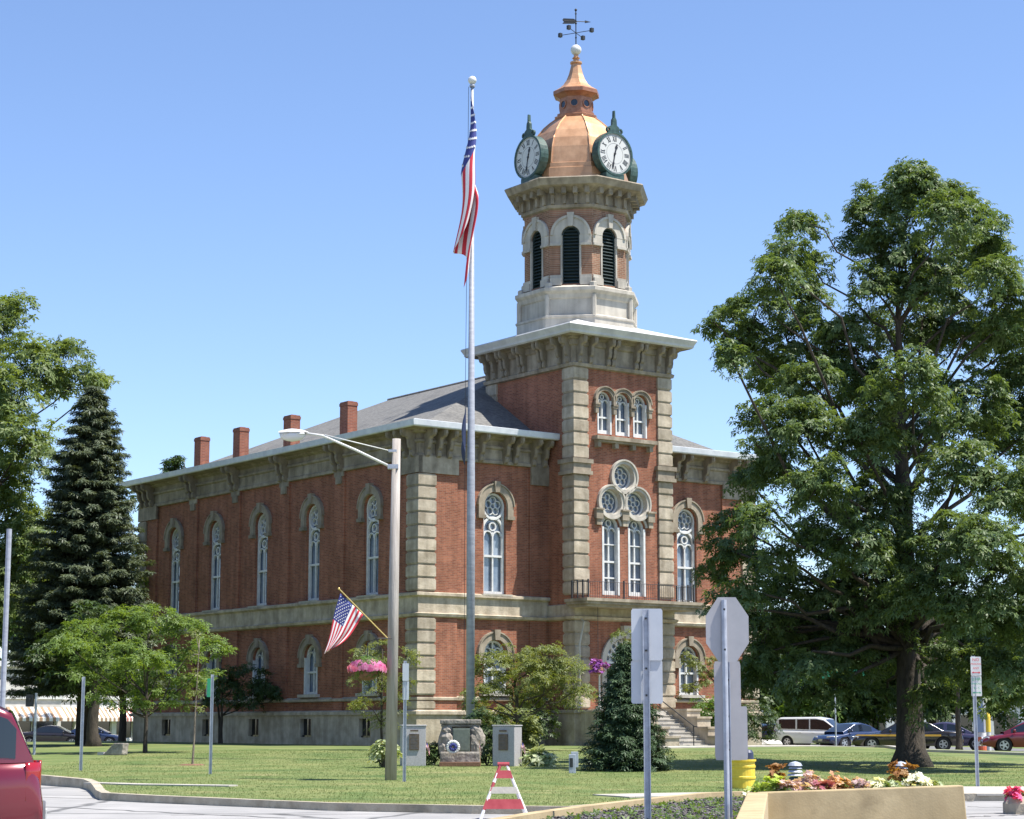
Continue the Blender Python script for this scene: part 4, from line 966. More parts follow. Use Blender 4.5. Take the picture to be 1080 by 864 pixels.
mb = MB(); mb.tube([(0, 0, .1), (0.02, 0, .62), (.25, 0, .72), (.62, 0.05, .72)], .014, 6); mb.build('hanger', 'iron', hb)

def sign_post(label, px, pyb, pyt, Y, plates, w=.03, round_=False, group=None, mt='galv', cat='sign post', name='sign_post', base=None):
    """plates: (px centre, y top, y bottom, width px, colour, shape, facing)"""
    b = at(px, pyb, Y); z0 = T(b.x, Y) if base is None else base
    root = thing(name, label, cat, (b.x, Y, z0), 0, group); ht = at(px, pyt, Y).z - z0
    mb = MB()
    if round_: mb.tube([(0, 0, -.2), (0, 0, ht)], w, 10)
    else:
        mb.box(-w, w, .0, .006, -.2, ht); mb.box(-w, -w + .006, -.028, 0, -.2, ht); mb.box(w - .006, w, -.028, 0, -.2, ht); mb.box(-w - .012, -w, -.032, -.028, -.2, ht); mb.box(w, w + .012, -.032, -.028, -.2, ht)
    po = mb.build('post', mt, root)
    for pl_ in plates:
        cx_, yt_, yb_, wp, mtl, shape, face = pl_
        c = at(cx_, (yt_ + yb_) / 2, Y) - Vector((b.x, Y, z0)); hw = wp / 2 / FPX * Y * 1.01; hh = (yb_ - yt_) / 2 / FPX * Y * 1.01; mb = MB(); dy = (-.045 if face == 'front' else .02) + .022 * plates.index(pl_)
        if shape == 'oct': P = [(math.cos(PI / 8 + k * PI / 4) / math.cos(PI / 8), math.sin(PI / 8 + k * PI / 4) / math.cos(PI / 8)) for k in range(8)]
        else:
            q = .08; P = [(-1 + q, -1), (1 - q, -1), (1, -1 + q), (1, 1 - q), (1 - q, 1), (-1 + q, 1), (-1, 1 - q), (-1, -1 + q)]
        mb.prism([(c.x + a * hw, c.z + b_ * hh) for a, b_ in P], lambda a, b_, d: (a, d, b_), dy, dy + .012)
        pt = mb.build('sign_plate', mtl, root)
        if face == 'back':
            mb = MB(); mb.prism([(c.x + a * hw * .97, c.z + b_ * hh * .97) for a, b_ in P], lambda a, b_, d: (a, d, b_), dy + .0125, dy + .015); mb.build('sign_face', 'sign_red' if shape == 'oct' else 'white_paint', pt)
            mb = MB()
            for zz in (-.6, .6): mb.lathe([(.014, -.0), (.014, .02)], 8); 
            mb = MB()
            for zz in (-.62, .62): mb.box(-.014, .014, dy - .06, dy, c.z + zz * hh - .014, c.z + zz * hh + .014)
            mb.build('bolt', 'iron', pt)
    return root
ZB = .16
sign_post('galvanised post with the backs of two pale rectangular signs in the gravel bed', 683, 848, 643, 31, [(682.5, 642.5, 696, 32.5, 'sign_back_light', 'rect', 'back'), (682.5, 697, 741.5, 32.5, 'sign_back_light', 'rect', 'back')], .04, base=ZB)
sgn = sign_post('galvanised post with the grey back of an octagonal stop sign in the gravel bed', 767, 856, 633, 29.5, [(767.2, 630.5, 697.5, 44.5, 'sign_back', 'oct', 'back')], .04, round_=True, base=ZB, name='stop_sign', cat='stop sign')
sign_post('galvanised post with the backs of two dark grey signs beside the yellow barrel', 769, 830, 690, 31.6, [(767.8, 699, 800, 27.5, 'sign_back', 'rect', 'back'), (777.5, 746, 800.5, 22, 'sign_back', 'rect', 'back')], .03, base=ZB)
# parking sign at the right, facing us
ps = sign_post('parking sign post with red and green lettered white plates near the big tree', 1030.5, 819, 692, 47, [(1028.8, 693, 712.5, 10.8, 'white_paint', 'rect', 'front'), (1029.6, 713.5, 734, 10.8, 'white_paint', 'rect', 'front')], .03)
def plate_text(root, cx_, yt_, yb_, Y, lines, mtl):
    c = at(cx_, (yt_ + yb_) / 2, Y) - root.location; hh = (yb_ - yt_) / 2 / FPX * Y; pl_ = [k for k in root.children if k.name.startswith('sign_plate')]
    par = min(pl_, key=lambda k: abs(sum((Vector(q) for q in k.bound_box), Vector()).z / 8 - c.z))
    mb = MB(); n = len(lines)
    for i, (tx, sz) in enumerate(lines):
        z = c.z + hh * (1 - (2 * i + 1) / n) * .9
        if tx == '<->':
            mb.box(c.x - .07, c.x + .07, -.0505, -.0475, z - .008, z + .008)
            mb.prism([(c.x - .1, z), (c.x - .06, z - .025), (c.x - .06, z + .025)], lambda a, b, d: (a, d, b), -.0505, -.0475); mb.prism([(c.x + .1, z), (c.x + .06, z + .025), (c.x + .06, z - .025)], lambda a, b, d: (a, d, b), -.0505, -.0475)
        else: text_mb(mb, tx, sz, lambda a, b, z=z: (c.x + a, -.049, z + b))
    mb.build('lettering', mtl, par)
plate_text(ps, 1028.8, 693, 712.5, 47, [('NO', .10), ('PARKING', .056), ('ANY', .07), ('<->', 0)], 'sign_red')
plate_text(ps, 1029.6, 713.5, 734, 47, [('2 HR', .10), ('PARKING', .056), ('8 - 5', .07), ('<->', 0)], 'sign_green')
p4 = sign_post('thin sign post with small purple and blue plates beside the street light pole', 426.5, 822, 697, 50, [(428, 700, 718, 6.5, 'sign_back_light', 'rect', 'front'), (428, 719, 738, 6.5, 'sign_back_light', 'rect', 'front')], .028)
sign_post('short grey signless post on the lawn in front of the spruce', 85.5, 806, 714, 58, [], .034, group=None)
sign_post('grey steel post beside the young staked sapling on the lawn', 222, 813, 711.5, 55, [(220.5, 716, 735, 3.5, 'sign_green', 'rect', 'front')], .03)
sign_post('pale post with a traffic signal box before the stone shop', 36, 795, 731, 75, [], .05, round_=True)
sb = at(31.5, 739, 75); mb = MB(); mb.box(-.13, .13, -.1, .1, -.22, .22); mb.lathe([(.07, -.02), (.08, .1)], 8, (0, -.12)); o = mb.build('signal_box', 'iron', None, loc=sb); o.parent = [k for k in COL.objects if k.name.startswith('sign_post') and 'signal box' in k.get('label', '')][0]; o.location = sb - o.parent.location
sign_post('tall pale pole cut by the left edge of the picture', 0.5, 800, 558, 46, [], .06, round_=True, mt='pole_alu', cat='pole', name='pole')
b = at(602, 817, 58); gpst = thing('marker_post', 'short grey utility marker post on the lawn left of the small spruce', 'post', (b.x, 56, T(b.x, 56)))
mb = MB(); mb.box(-.11, .08, -.06, .06, -.1, .5); mb.box(-.05, .15, -.045, .045, .15, .57); mb.build('post', 'galv', gpst, bevel=.01); mb = MB(); mb.box(-.09, .0, -.068, -.06, .15, .4); mb.build('panel', 'iron', gpst)
# green street name sign half hidden in the tree
b = at(880, 712, 96); sn = thing('street_sign', 'green street name sign glimpsed through the big tree', 'street sign', (b.x, 96, T(b.x, 96)))
zz = b.z - sn.location.z; mb = MB(); mb.tube([(0, 0, -.2), (0, 0, zz + .3)], .04, 8); mb.build('post', 'galv', sn)
for dx, dz in ((-.15, 0), (.95, .1)):
    mb = MB(); mb.box(dx - .5, dx + .5, -.02, .02, zz - .16 + dz, zz + .16 + dz); pt = mb.build('sign_plate', 'green_sign', sn)

# ------------------------------------------------------------------ monument
MY = 62; mc = at(486, 805, MY); m0 = Vector((mc.x, MY, T(mc.x, MY)))
mon = thing('monument', 'low boulder war monument with a green bronze plaque in front of the flagpole', 'monument', m0); mon.scale = (.70, 1, 1)
pxm = MY / FPX
g = random.Random(4)
def rock(mb, c, r, sc, seed, jit=.22, n=12, m=8):
    rr = random.Random(seed); mb.sphere(c, r, n, m, sc=sc, jit=jit, seed=seed)
mb = MB(); rock(mb, (-.62, .1, .62), .42, (.95, .8, 1.35), 1); rock(mb, (.66, .1, .62), .42, (.95, .8, 1.35), 2); rock(mb, (0, .25, .7), .5, (1.1, .6, 1.2), 3); rock(mb, (-.6, 0, 1.05), .22, (1.2, .8, .8), 5); rock(mb, (.62, 0, 1.02), .24, (1.1, .8, .8), 6); rock(mb, (-.7, -.06, .45), .26, (1, .9, 1), 7); rock(mb, (.7, -.06, .5), .26, (1, .9, 1), 8)
mb.build('boulder', 'rough_stone', mon)
mb = MB(); mb.box(-.9, .86, -.16, .5, 1.22, 1.36); mb.box(-.86, .82, -.1, .45, 1.14, 1.22); mb.build('cap_stone', 'rough_stone', mon, bevel=.03)
mb = MB(); mb.box(-.88, .86, -.42, .5, -.1, .4); mb.build('base_stone', 'rough_stone', mon, bevel=.05)
mb = MB(); mb.box(-.34, .40, -.34, -.26, .40, 1.1); mb.box(-.3, .36, -.355, -.34, .44, 1.06); pq = mb.build('plaque', 'plaque_green', mon, bevel=.008)
mb = MB(); mb.box(-.88, .86, -1.0, -.42, -.02, .1); mb.build('brick_edging', 'mulch', mon)
for cxp, lab in ((436, 'pale granite pillar with bronze plaque left of the boulder monument'), (535, 'shaded granite pillar with bronze plaque right of the boulder monument')):
    rz = R(9) if cxp < 480 else R(-24); c = at(cxp, 800, MY); r0 = thing('memorial_pillar', lab, 'memorial', (c.x, MY - .3, T(c.x, MY)), rz, 'granite plaque pillars beside the monument')
    mb = MB(); mb.box(-.36, .36, -.28, .28, -.1, 1.16); mb.box(-.38, .38, -.3, .3, 1.16, 1.2); mb.build('pillar', 'granite', r0, bevel=.015)
    mb = MB(); mb.box(-.15, .15, -.315, -.28, .45, .93); mb.box(-.12, .12, -.335, -.315, 1.0, 1.05); pq = mb.build('plaque', 'plaque', r0)
    mb = MB()
    for k in range(9): mb.box(-.11, .11 - .02 * (k % 3), -.319, -.315, .49 + k * .045, .505 + k * .045)
    mb.build('raised_lettering', 'bumper_grey', pq)
wc = Vector((at(478, 788, MY - .5).x, MY - .62, at(478, 788, MY - .5).z)); wr = thing('wreath', 'small round blue and white wreath leaning on the boulder monument', 'wreath', wc)
mb = MB()
for k in range(18): a = 2 * PI * k / 18; mb.sphere((.16 * math.cos(a), 0, .16 * math.sin(a)), .055, 7, 5, mi=0)
mb.build('ring', 'white_paint', wr)
mb = MB()
for k in range(8): a = 2 * PI * k / 8 + .2; mb.sphere((.08 * math.cos(a), -.03, .08 * math.sin(a)), .05, 7, 5)
mb.build('bow', 'flag_blue', wr)
STAR = .006
def stick_flag(px, py, Y, lab, lean):
    c = at(px, py, Y); z0 = T(c.x, Y); r0 = thing('small_flag', lab, 'small flag', (c.x, Y, z0), 0, 'little american flags stuck in the monument planting')
    mb = MB(); mb.tube([(0, 0, 0), (lean * .5, 0, .75)], .007, 5); mb.build('stick', 'wood', r0)
    mb = MB(); mb.grid(lambda s, t: (lean * .5 * (1 - .3 * t) + .16 * s * (1 if lean > 0 else .6) - .05 * s * s, .02 * math.sin(7 * s + 4 * t), .73 - .18 * t - .26 * s), 8, 13, mf=lambda s, t: 2 if (s < .4 and t < .54) else (0 if int(t * 13) % 2 == 0 else 1)); mb.build('cloth', ['flag_red', 'flag_white', 'flag_blue'], r0)
stick_flag(507, 800, MY - .7, 'small american flag leaning beside the right end of the boulder', -.1)
stick_flag(549, 800, MY - .3, 'small american flag at the right side of the shaded pillar', .08)
stick_flag(448.5, 800, MY - .3, 'small american flag at the right side of the pale pillar', .05)
def bush(name, label, c, r, matl, size=.12, dens=7, cr=.22, per=14, seed=1, fan=4, width=.5, cat='shrub', group=None, flat=False, twig=True):
    g = np.random.default_rng(seed); c = Vector(c); root = thing(name, label, cat, (c.x, c.y, T(c.x, c.y)), 0, group)
    P, N, C = clusters([((0, 0, r[2] * .6), r)], dens, cr, per, g, lowcut=-.5, inner=.2)
    leaf_object('foliage', P, N, size, matl, root, fan, width, .2, seed)
    mb = MB()
    for q in C[g.choice(len(C), min(len(C), 8), replace=False)]: mb.tube([(0, 0, -.05), tuple(q * [.5, .5, .5]), tuple(q)], [.02, .012, .004], 5, cap=False)
    mb.build('stem', 'bark', root); return root
def gx(px, Y): return at(px, 800, Y).x
bush('shrub', 'dark low shrub between the pale pillar and the boulder', (gx(458, 62), 62.1, 0), (.42, .4, .5), 'leaf_dark', .1, seed=2)
bush('shrub', 'dark low shrub between the boulder and the shaded pillar', (gx(514, 62), 62.0, 0), (.36, .4, .55), 'leaf_dark', .1, seed=3)
bush('shrub', 'light leaved hosta clump right of the shaded pillar', (gx(566, 61), 61.6, 0), (.62, .5, .36), 'leaf_hosta', .2, dens=5, per=10, seed=4, cat='plant')
bush('shrub', 'loose green shrub right of the shaded pillar behind the hosta', (gx(556, 63), 64, 0), (.5, .5, 1.1), 'leaf_olive', .13, seed=5)
bush('shrub', 'light leaved plant at the foot of the street light pole', (gx(405, 60), 60, 0), (.42, .4, .5), 'leaf_hosta', .17, dens=5, per=10, seed=6, cat='plant')
bush('shrub', 'dark shrub behind the boulder monument', (gx(512, 64), 64.6, 0), (.7, .5, 1.25), 'leaf_dark', .12, seed=7)

# ------------------------------------------------------------------ barricade
bp_ = at(531, 862, 34.6); bar_ = thing('barricade', 'red and white striped folding A frame barricade on the road edge', 'barricade', (bp_.x, 34.6, 0), R(0))
s_ = 34.6 / FPX; H_ = .90
def lean_pt(t, side, y0): return Vector((side * (.05 + .33 * (1 - t)) - .0, y0 * (1 - t), H_ * t))
mb = MB()
for side in (-1,):
    n = 6
    for k in range(n):
        a = lean_pt(k / n, side, -.30); b = lean_pt((k + 1) / n, side, -.30); mb.tube([a, b], .028, 6, mi=k % 2)
mb.tube([lean_pt(0, -1, .3) + Vector((.0, 0, 0)), lean_pt(1, -1, .3)], .022, 6, mi=1)
mb.build('leg', ['flag_white', 'red_paint'], bar_)
mb = MB(); mb.tube([lean_pt(0, 1, -.30) + Vector((.05, 0, 0)), lean_pt(1, 1, -.3)], .02, 6); mb.tube([lean_pt(0, 1, .3), lean_pt(1, 1, .3)], .02, 6); mb.build('leg', 'flag_white', bar_)
for z0, z1, m_ in ((.67, .80, 'red_paint'), (.42, .53, 'concrete'), (.17, .33, 'red_paint')):
    for sy in (-1,):
        t0, t1 = z0 / H_, z1 / H_; y0, y1 = sy * .3 * (1 - t0), sy * .3 * (1 - t1); x0, x1 = .08 + .33 * (1 - t0), .08 + .33 * (1 - t1); mb = MB()
        vs = [(-x0, y0, z0), (x0, y0, z0), (x1, y1, z1), (-x1, y1, z1)]; mb.raw(vs + [(a, b + sy * .025, c) for a, b, c in vs], [(0, 1, 2, 3), (7, 6, 5, 4), (0, 4, 5, 1), (1, 5, 6, 2), (2, 6, 7, 3), (3, 7, 4, 0)])
        mb.build('board', m_, bar_)
mb = MB(); mb.tube([(-.1, 0, H_), (.1, 0, H_)], .035, 8); mb.build('hinge', 'red_paint', bar_)

# ------------------------------------------------------------------ planted island in front
E_ = [gp(450, 884, .26), gp(510, 866, .26), gp(560, 857.5, .26), gp(600, 852, .26), gp(640, 847, .26), gp(690, 841.5, .26), gp(745, 836, .26), gp(790, 834.5, .26), gp(850, 834.5, .26)]
ribbon('kerb', E_, .22, 'tan_concrete', .26, .30, lambda x, y: 0, steps=.6)
isl = [(p.x, p.y) for p in E_] + [(5.6, 34), (4.05, 33.7), (2.6, 22.4), (-1.0, 22)]
mb = MB(); tri = geometry.tessellate_polygon([[Vector((a, b, 0)) for a, b in isl]]); mb.raw([(a, b, .15) for a, b in isl], [tuple(t) for t in tri]); o = mb.build('planting_bed', 'soil'); tag(o, kind='structure')
g = np.random.default_rng(11)
def inside(n):
    out = []
    while len(out) < n:
        x = g.uniform(-1, 5.6); y = g.uniform(24, 40.5)
        c = False
        for i in range(len(isl)):
            (x1, y1), (x2, y2) = isl[i - 1], isl[i]
            if (y1 > y) != (y2 > y) and x < (x2 - x1) * (y - y1) / (y2 - y1) + x1: c = not c
        if c: out.append((x, y, .15))
    return np.array(out)
gr = MB()
for x, y, z in inside(3800):
    r = g.uniform(.012, .032); gr.sphere((x, y, z + r * .3), r, 5, 3, jit=.3, mi=int(g.integers(0, 3)), seed=int(g.integers(1e6)))
mat('pebble_a', (.08, .07, .075), .85); mat('pebble_b', (.035, .03, .035), .85); mat('pebble_c', (.2, .19, .18), .85)
tag(gr.build('gravel', ['pebble_a', 'pebble_b', 'pebble_c']), kind='stuff')
pp = inside(900); k = pp + g.normal(size=pp.shape) * [.03, .03, 0] + [0, 0, .03]
leaf_object('ground_cover', k, np.tile([0, 0, 1.0], (len(k), 1)) + g.normal(size=k.shape) * .3, .07, 'leaf_mid', None, 4, .5, -.2, 5, kind='stuff')
# concrete planter wall
wy = 33.6
pA_, pB_ = at(801, 862, wy), at(1018, 862, wy); zt1 = at(801, 836, wy).z; zt2 = at(1018, 828.5, wy).z
pw_ = thing('planter', 'long tan concrete planter wall with a sloping wing at its left end', 'planter', (pA_.x, wy, 0))
L = pB_.x - pA_.x
mb = MB(); mb.raw([(0, 0, 0), (L + .03, 0, 0), (L, .04, zt2), (0, .04, zt1), (0, .34, 0), (L + .03, .34, 0), (L, .32, zt2), (0, .32, zt1)], [(0, 1, 2, 3), (7, 6, 5, 4), (3, 2, 6, 7), (0, 3, 7, 4), (1, 5, 6, 2)])
mb.build('wall', 'tan_concrete', pw_, bevel=.02)
mb = MB(); q0 = Vector((0, .2, 0)); q1 = Vector((gx(785, 22.5) - pA_.x, 22.5 - wy, 0)); n_ = Vector((-(q1 - q0).y, (q1 - q0).x, 0)).normalized() * .17
mb.raw([q0 - n_, q1 - n_, q1 + n_, q0 + n_] + [q0 - n_ + Vector((0, 0, zt1 - .004)), q1 - n_ + Vector((0, 0, zt1 - .05)), q1 + n_ + Vector((0, 0, zt1 - .05)), q0 + n_ + Vector((0, 0, zt1 - .004))], [(0, 1, 5, 4), (1, 2, 6, 5), (2, 3, 7, 6), (4, 5, 6, 7), (0, 4, 7, 3)])
mb.build('wing_wall', 'tan_concrete', pw_, bevel=.02)
mb = MB(); mb.box(0, L, .3, 2.1, 0, .30); mb.build('planter_soil', 'soil', pw_); mb = MB(); mb.box(0, L, 2.1, 2.3, 0, .36); mb.box(L - .2, L, .3, 2.1, 0, .4); mb.build('rear_wall', 'tan_concrete', pw_)
# flower clumps in the planter
fl_ = [(812, 'leaf_lime', 'lime green leafy clump at the planter', .30, .32), (797, 'petal_white', 'pale flower clump beside the yellow barrel', .2, .22), (818, 'leaf_rust', 'rust leaved plant behind the lime clump', .16, .46), (828, 'petal_pale', 'pale pink flower clump right of the lime clump', .26, .26), (843, 'petal_pale', 'pink flower clump below the first garden lantern', .2, .26), (853, 'petal_pale', 'pink and green plant right of the first garden lantern', .2, .36), (866, 'petal_wine', 'small magenta flower clump in the planter', .2, .26), (880, 'petal_coral', 'peach flower mound in the middle of the planter', .26, .38), (893, 'petal_wine', 'dark red flower clump right of the peach mound', .18, .28), (908, 'petal_pale', 'pale flower clump between the dark red and white clumps', .22, .30), (922, 'petal_white', 'white flowered clump left of the second garden lantern', .24, .28), (950, 'leaf_rust', 'tall bronze leaved plant below the second garden lantern', .24, .50), (936, 'leaf_hosta', 'variegated clump left of the bronze leaved plant', .2, .3), (966, 'petal_white', 'cream and green flower clump near the planter end', .24, .34), (980, 'leaf_hosta', 'variegated clump at the right end of the planter', .2, .24), (990, 'petal_white', 'low white flowers at the right end of the planter', .14, .18)]
for i, (px, m_, lab, r, h) in enumerate(fl_):
    Y = 34.2 + (i % 3) * .3; x = gx(px, Y); h *= 1.35; root = thing('flower_clump', lab, 'flowers', (x, Y, .30), 0, 'flowers planted along the concrete planter'); gg = np.random.default_rng(50 + i)
    P, N, C = clusters([((0, 0, h * .55), (r, r * .8, h * .5))], 26, .09, 9, gg, inner=.3); leaf_object('blooms', P, N, .065, m_, root, 5, .7, .1, i)
    P, N, C = clusters([((0, 0, h * .4), (r * .95, r * .8, h * .42))], 20, .09, 8, gg, inner=.2); leaf_object('leaves', P, N, .075, 'leaf_mid', root, 4, .4, .1, i + 90)
for px, lab in ((838.5, 'grey finial garden lantern at the left of the planter'), (950, 'grey finial garden lantern near the big tree trunk')):
    Y = 36.2; x = gx(px, Y); zt_2 = at(px, 803.5, Y).z; r0 = thing('garden_lantern', lab, 'lantern', (x, Y, .12), 0, 'short garden lanterns behind the planter'); h = zt_2 - .12
    mb = MB(); mb.lathe([(.05, 0), (.05, h - .42), (.10, h - .38), (.12, h - .3), (.10, h - .26)], 12); mb.build('post', 'clock_green', r0)
    mb = MB()
    for k in range(3): mb.lathe([(.05, h - .25 + k * .06), (.15 - k * .015, h - .24 + k * .06), (.12 - k * .01, h - .21 + k * .06), (.05, h - .2 + k * .06)], 14)
    mb.lathe([(.13, h - .07), (.1, h - .02), (.04, h), (.0, h + .01)], 14); mb.build('lantern_cap', 'galv', r0)
# yellow barrel
Y = 46.3; x = gx(783, Y); zt2_ = at(783, 801, Y).z; br_ = thing('barrel', 'yellow ribbed barrel with a dark lid behind the stop sign', 'barrel', (x, Y, T(x, Y))); h = zt2_ - T(x, Y)
mb = MB(); R0 = .28; mb.lathe([(.0, 0), (R0, 0), (R0, h * .32), (R0 + .015, h * .34), (R0 + .015, h * .4), (R0, h * .42), (R0, h * .7), (R0 + .015, h * .72), (R0 + .015, h * .78), (R0, h * .8), (R0, h - .06), (R0 + .03, h - .04), (R0 + .03, h), (0, h)], 26); mb.build('body', 'yellow', br_, smooth=False)
mb = MB(); mb.lathe([(.0, h + .22), (.08, h + .21), (.12, h + .15), (.13, h)], 20, (.13, 0)); mb.build('lid', 'dark_blue', br_)
# small flower pot at the far right
Y = 36.5; x = gx(1072, Y); pt_ = thing('flower_pot', 'low concrete flower pot with magenta petunias at the right edge', 'flower pot', (x, Y, 0)); mb = MB(); mb.lathe([(0, 0), (.27, 0), (.27, .18), (.20, .30), (.17, .31), (.16, .25), (0, .25)], 8, off=PI / 8); mb.build('pot', 'kerb_concrete', pt_)
gg = np.random.default_rng(5); P, N, C = clusters([((0, 0, .36), (.24, .22, .12))], 40, .08, 10, gg, inner=.3); leaf_object('blooms', P, N, .06, 'petal_magenta', pt_, 5, .8, .1, 5)
P, N, C = clusters([((0, 0, .3), (.22, .2, .12))], 30, .08, 8, gg, inner=.3); leaf_object('leaves', P, N, .07, 'leaf_mid', pt_, 4, .5, .1, 6)
# spotlight box on the lawn
c = gp(120, 796); o = thing('ground_spotlight', 'tilted dark grey floodlight box on the lawn under the young tree', 'floodlight', c, R(-20)); mb = MB(); mb.raw([(-.35, -.2, 0), (.45, -.2, 0), (.45, .2, 0), (-.35, .2, 0), (.1, -.2, .42), (.5, -.2, .42), (.5, .2, .42), (.1, .2, .42)], [(0, 1, 5, 4), (1, 2, 6, 5), (2, 3, 7, 6), (3, 0, 4, 7), (4, 5, 6, 7), (0, 3, 2, 1)]); mb.build('housing', 'rough_stone', o, bevel=.03)
mb = MB(); mb.box(-.6, -.35, -.12, .12, 0, .1); mb.build('bracket', 'granite', o)
# hanging baskets and lamp posts at the entrance
for u, lab in ((7.75, 'white globe lamp post at the left of the entrance porch'),):
    p = B2W(u, -3.1, 2.22); r0 = thing('lamp_post', lab, 'lamp post', p, ANG); mb = MB(); mb.lathe([(.16, 0), (.16, .1), (.09, .2), (.045, .35), (.04, 1.55), (.08, 1.62), (.05, 1.68)], 12); mb.build('post', 'white_paint', r0)
    mb = MB(); mb.sphere((0, 0, 1.86), .2, 14, 10); mb.build('globe', 'lens_clear', r0, smooth=True)
for u, lab in ((7.6, 'purple hanging flower basket at the left of the entrance'),):
    p = B2W(u, -3.2, 4.1); r0 = thing('flower_basket', lab, 'flower basket', p, 0); gg = np.random.default_rng(8)
    P, N, C = clusters([((0, 0, .1), (.42, .42, .36))], 12, .14, 12, gg, inner=.4); leaf_object('flowers', P, N, .08, 'petal_purple', r0, 5, .8, .1, 6)
    mb = MB(); mb.sphere((0, 0, -.1), .28, 12, 8, sc=(1, 1, .7)); mb.build('basket', 'mulch', r0); mb = MB(); mb.tube([(0, 0, .1), (0, 0, 2.74)], .012, 5); mb.build('hanger', 'iron', r0)

# ------------------------------------------------------------------ vehicles
def interp(T_, x):
    for (x0, v0), (x1, v1) in zip(T_, T_[1:]):
        if x <= x1: t = (x - x0) / (x1 - x0) if x1 > x0 else 0; t = max(0, t); return v0 + (v1 - v0) * t
    return T_[-1][1]
def make_car(name, label, cat, loc, rz, paint, L=4.7, W=1.8, H=1.45, kind='sedan', group=None, wheel='alloy', trim=None):
    """+x is the front"""
    root = thing(name, label, cat, loc, rz, group); h = L / 2
    if kind == 'sedan':
        belt = [(-h, .62), (-h + .06, .78), (-h + .2, .93), (-h + 1.0, .98), (-.5, .93), (.75, .90), (h - .9, .80), (h - .25, .70), (h - .05, .58), (h, .5)]
        gh = [(-h + .95, .97), (-h + 1.55, H - .12), (-h + 1.95, H - .02), (-.1, H), (.35, H - .05), (1.25, .92)]
    elif kind == 'van':
        belt = [(-h, .6), (-h + .05, .98), (-h + .12, 1.05), (-.5, 1.0), (1.0, .97), (h - .75, .92), (h - .2, .74), (h - .05, .6), (h, .5)]
        gh = [(-h + .10, 1.04), (-h + .32, H - .1), (-h + .5, H - .02), (.3, H), (.75, H - .1), (1.65, .96)]
    else:
        belt = [(-h, .70), (-h + .05, .98), (-h + .14, 1.17), (-.5, 1.13), (.6, 1.08), (h - .9, 1.0), (h - .2, .86), (h - .04, .7), (h, .55)]
        gh = [(-h + .12, 1.16), (-h + .36, H - .14), (-h + .62, H - .03), (-.2, H), (.3, H - .05), (1.05, 1.02)]
    def hw(x):                                         # half width of the body in plan
        t = abs(x) / h; return W / 2 * (1 - .16 * max(0, (t - .72) / .28) ** 2.2)
    zb = .24 if kind != 'suv' else .34
    n = 44; m = 12; mb = MB()
    def body(s, t):
        x = -h + L * s; zt = interp(belt, x); w = hw(x); zl = zb + .12 * max(0, (abs(x) / h - .8) / .2)
        a = t * 2 - 1; aa = abs(a)
        if aa > .62: q = (1 - aa) / .38; z = zl + (zt * .80 - zl) * q; y = w * (.93 + .07 * math.sin(PI / 2 * min(1, q * 1.3)))
        elif aa > .45: q = (.62 - aa) / .17; z = zt * .80 + zt * .20 * math.sin(q * PI / 2) * .96; y = w * (1 - .12 * (1 - math.cos(q * PI / 2)))
        else: q = aa / .45; y = w * .88 * q; z = zt + .025 * (1 - q * q) * (1 if abs(x) < h - .1 else 0)
        # wheel openings lift the lower edge
        for wx in (-h + .95 if kind != 'van' else -h + .95, h - .95):
            dx = x - wx; r = .37
            if abs(dx) < r and aa > .62: zz = .33 + math.sqrt(r * r - dx * dx); z = max(z, min(zz, zt * .8))
        return (x, y * (-1 if a < 0 else 1), z)
    mb.grid(body, n * 2, m * 3)
    for sgn in (0, 1):                                 # ends
        pts = [body(sgn, k / (m * 3)) for k in range(m * 3 + 1)]; mb.face(pts)
    bd = mb.build('body', paint, root, smooth=True)
    x0, x1 = gh[0][0], gh[-1][0]
    def green(s, t, off=0.0):
        x = x0 + (x1 - x0) * s; zr = interp(gh, x); zbt = interp(belt, x) - .02; w = hw(x); a = t * 2 - 1; aa = abs(a)
        tw = .80 if kind == 'sedan' else .87
        wt = w * (.93 - (.93 - tw) * (zr - zbt) / (H - .9))
        if aa > .55: q = (1 - aa) / .45; z = zbt + (zr - zbt) * q * .95; y = w * .93 + (wt - w * .93) * q
        else: q = aa / .55; y = wt * (1 - (1 - q) ** 1.0 * 1.0) if False else wt * q; z = zbt + (zr - zbt) * (.95 + .05 * math.cos(q * PI / 2))
        sg = -1 if a < 0 else 1
        return (x, (y + off * (1 if aa > .55 else 0)) * sg, z + (off if aa <= .55 else off * .3))
    mb = MB(); mb.grid(green, 40, 36); mb.build('cabin', paint, root, smooth=True)
    # side windows
    def panel(name, xa, xb, sides=(-1, 1), lo=.10, hi=.86, mtl='dark_glass'):
        for sd in sides:
            mb = MB(); 
            def f(s, t):
                x = xa + (xb - xa) * s; sp = (x - x0) / (x1 - x0); zr = interp(gh, x); tt = lo + (hi - lo) * t
                q = .5 + sd * .5 * (1 - .45 * tt); return green(sp, q, .006)
            mb.grid(f, 10, 4); mb.build(name, mtl, root, smooth=True)
    xs_ = gh[0][0]; xe = gh[-1][0]
    if kind == 'sedan': cuts = [(gh[1][0] - .12, gh[2][0] + .28), (gh[2][0] + .36, gh[3][0] + .02), (gh[3][0] + .1, gh[-1][0] - .32)]
    elif kind == 'van': cuts = [(gh[1][0] + .12, gh[1][0] + 1.15), (gh[1][0] + 1.25, gh[3][0] - .45), (gh[3][0] - .37, gh[-1][0] - .42)]
    else: cuts = [(gh[1][0] - .05, gh[2][0] + .7), (gh[2][0] + .8, gh[3][0] - .02), (gh[3][0] + .06, gh[-1][0] - .28)]
    for a_, b_ in cuts: panel('side_window', a_, b_)
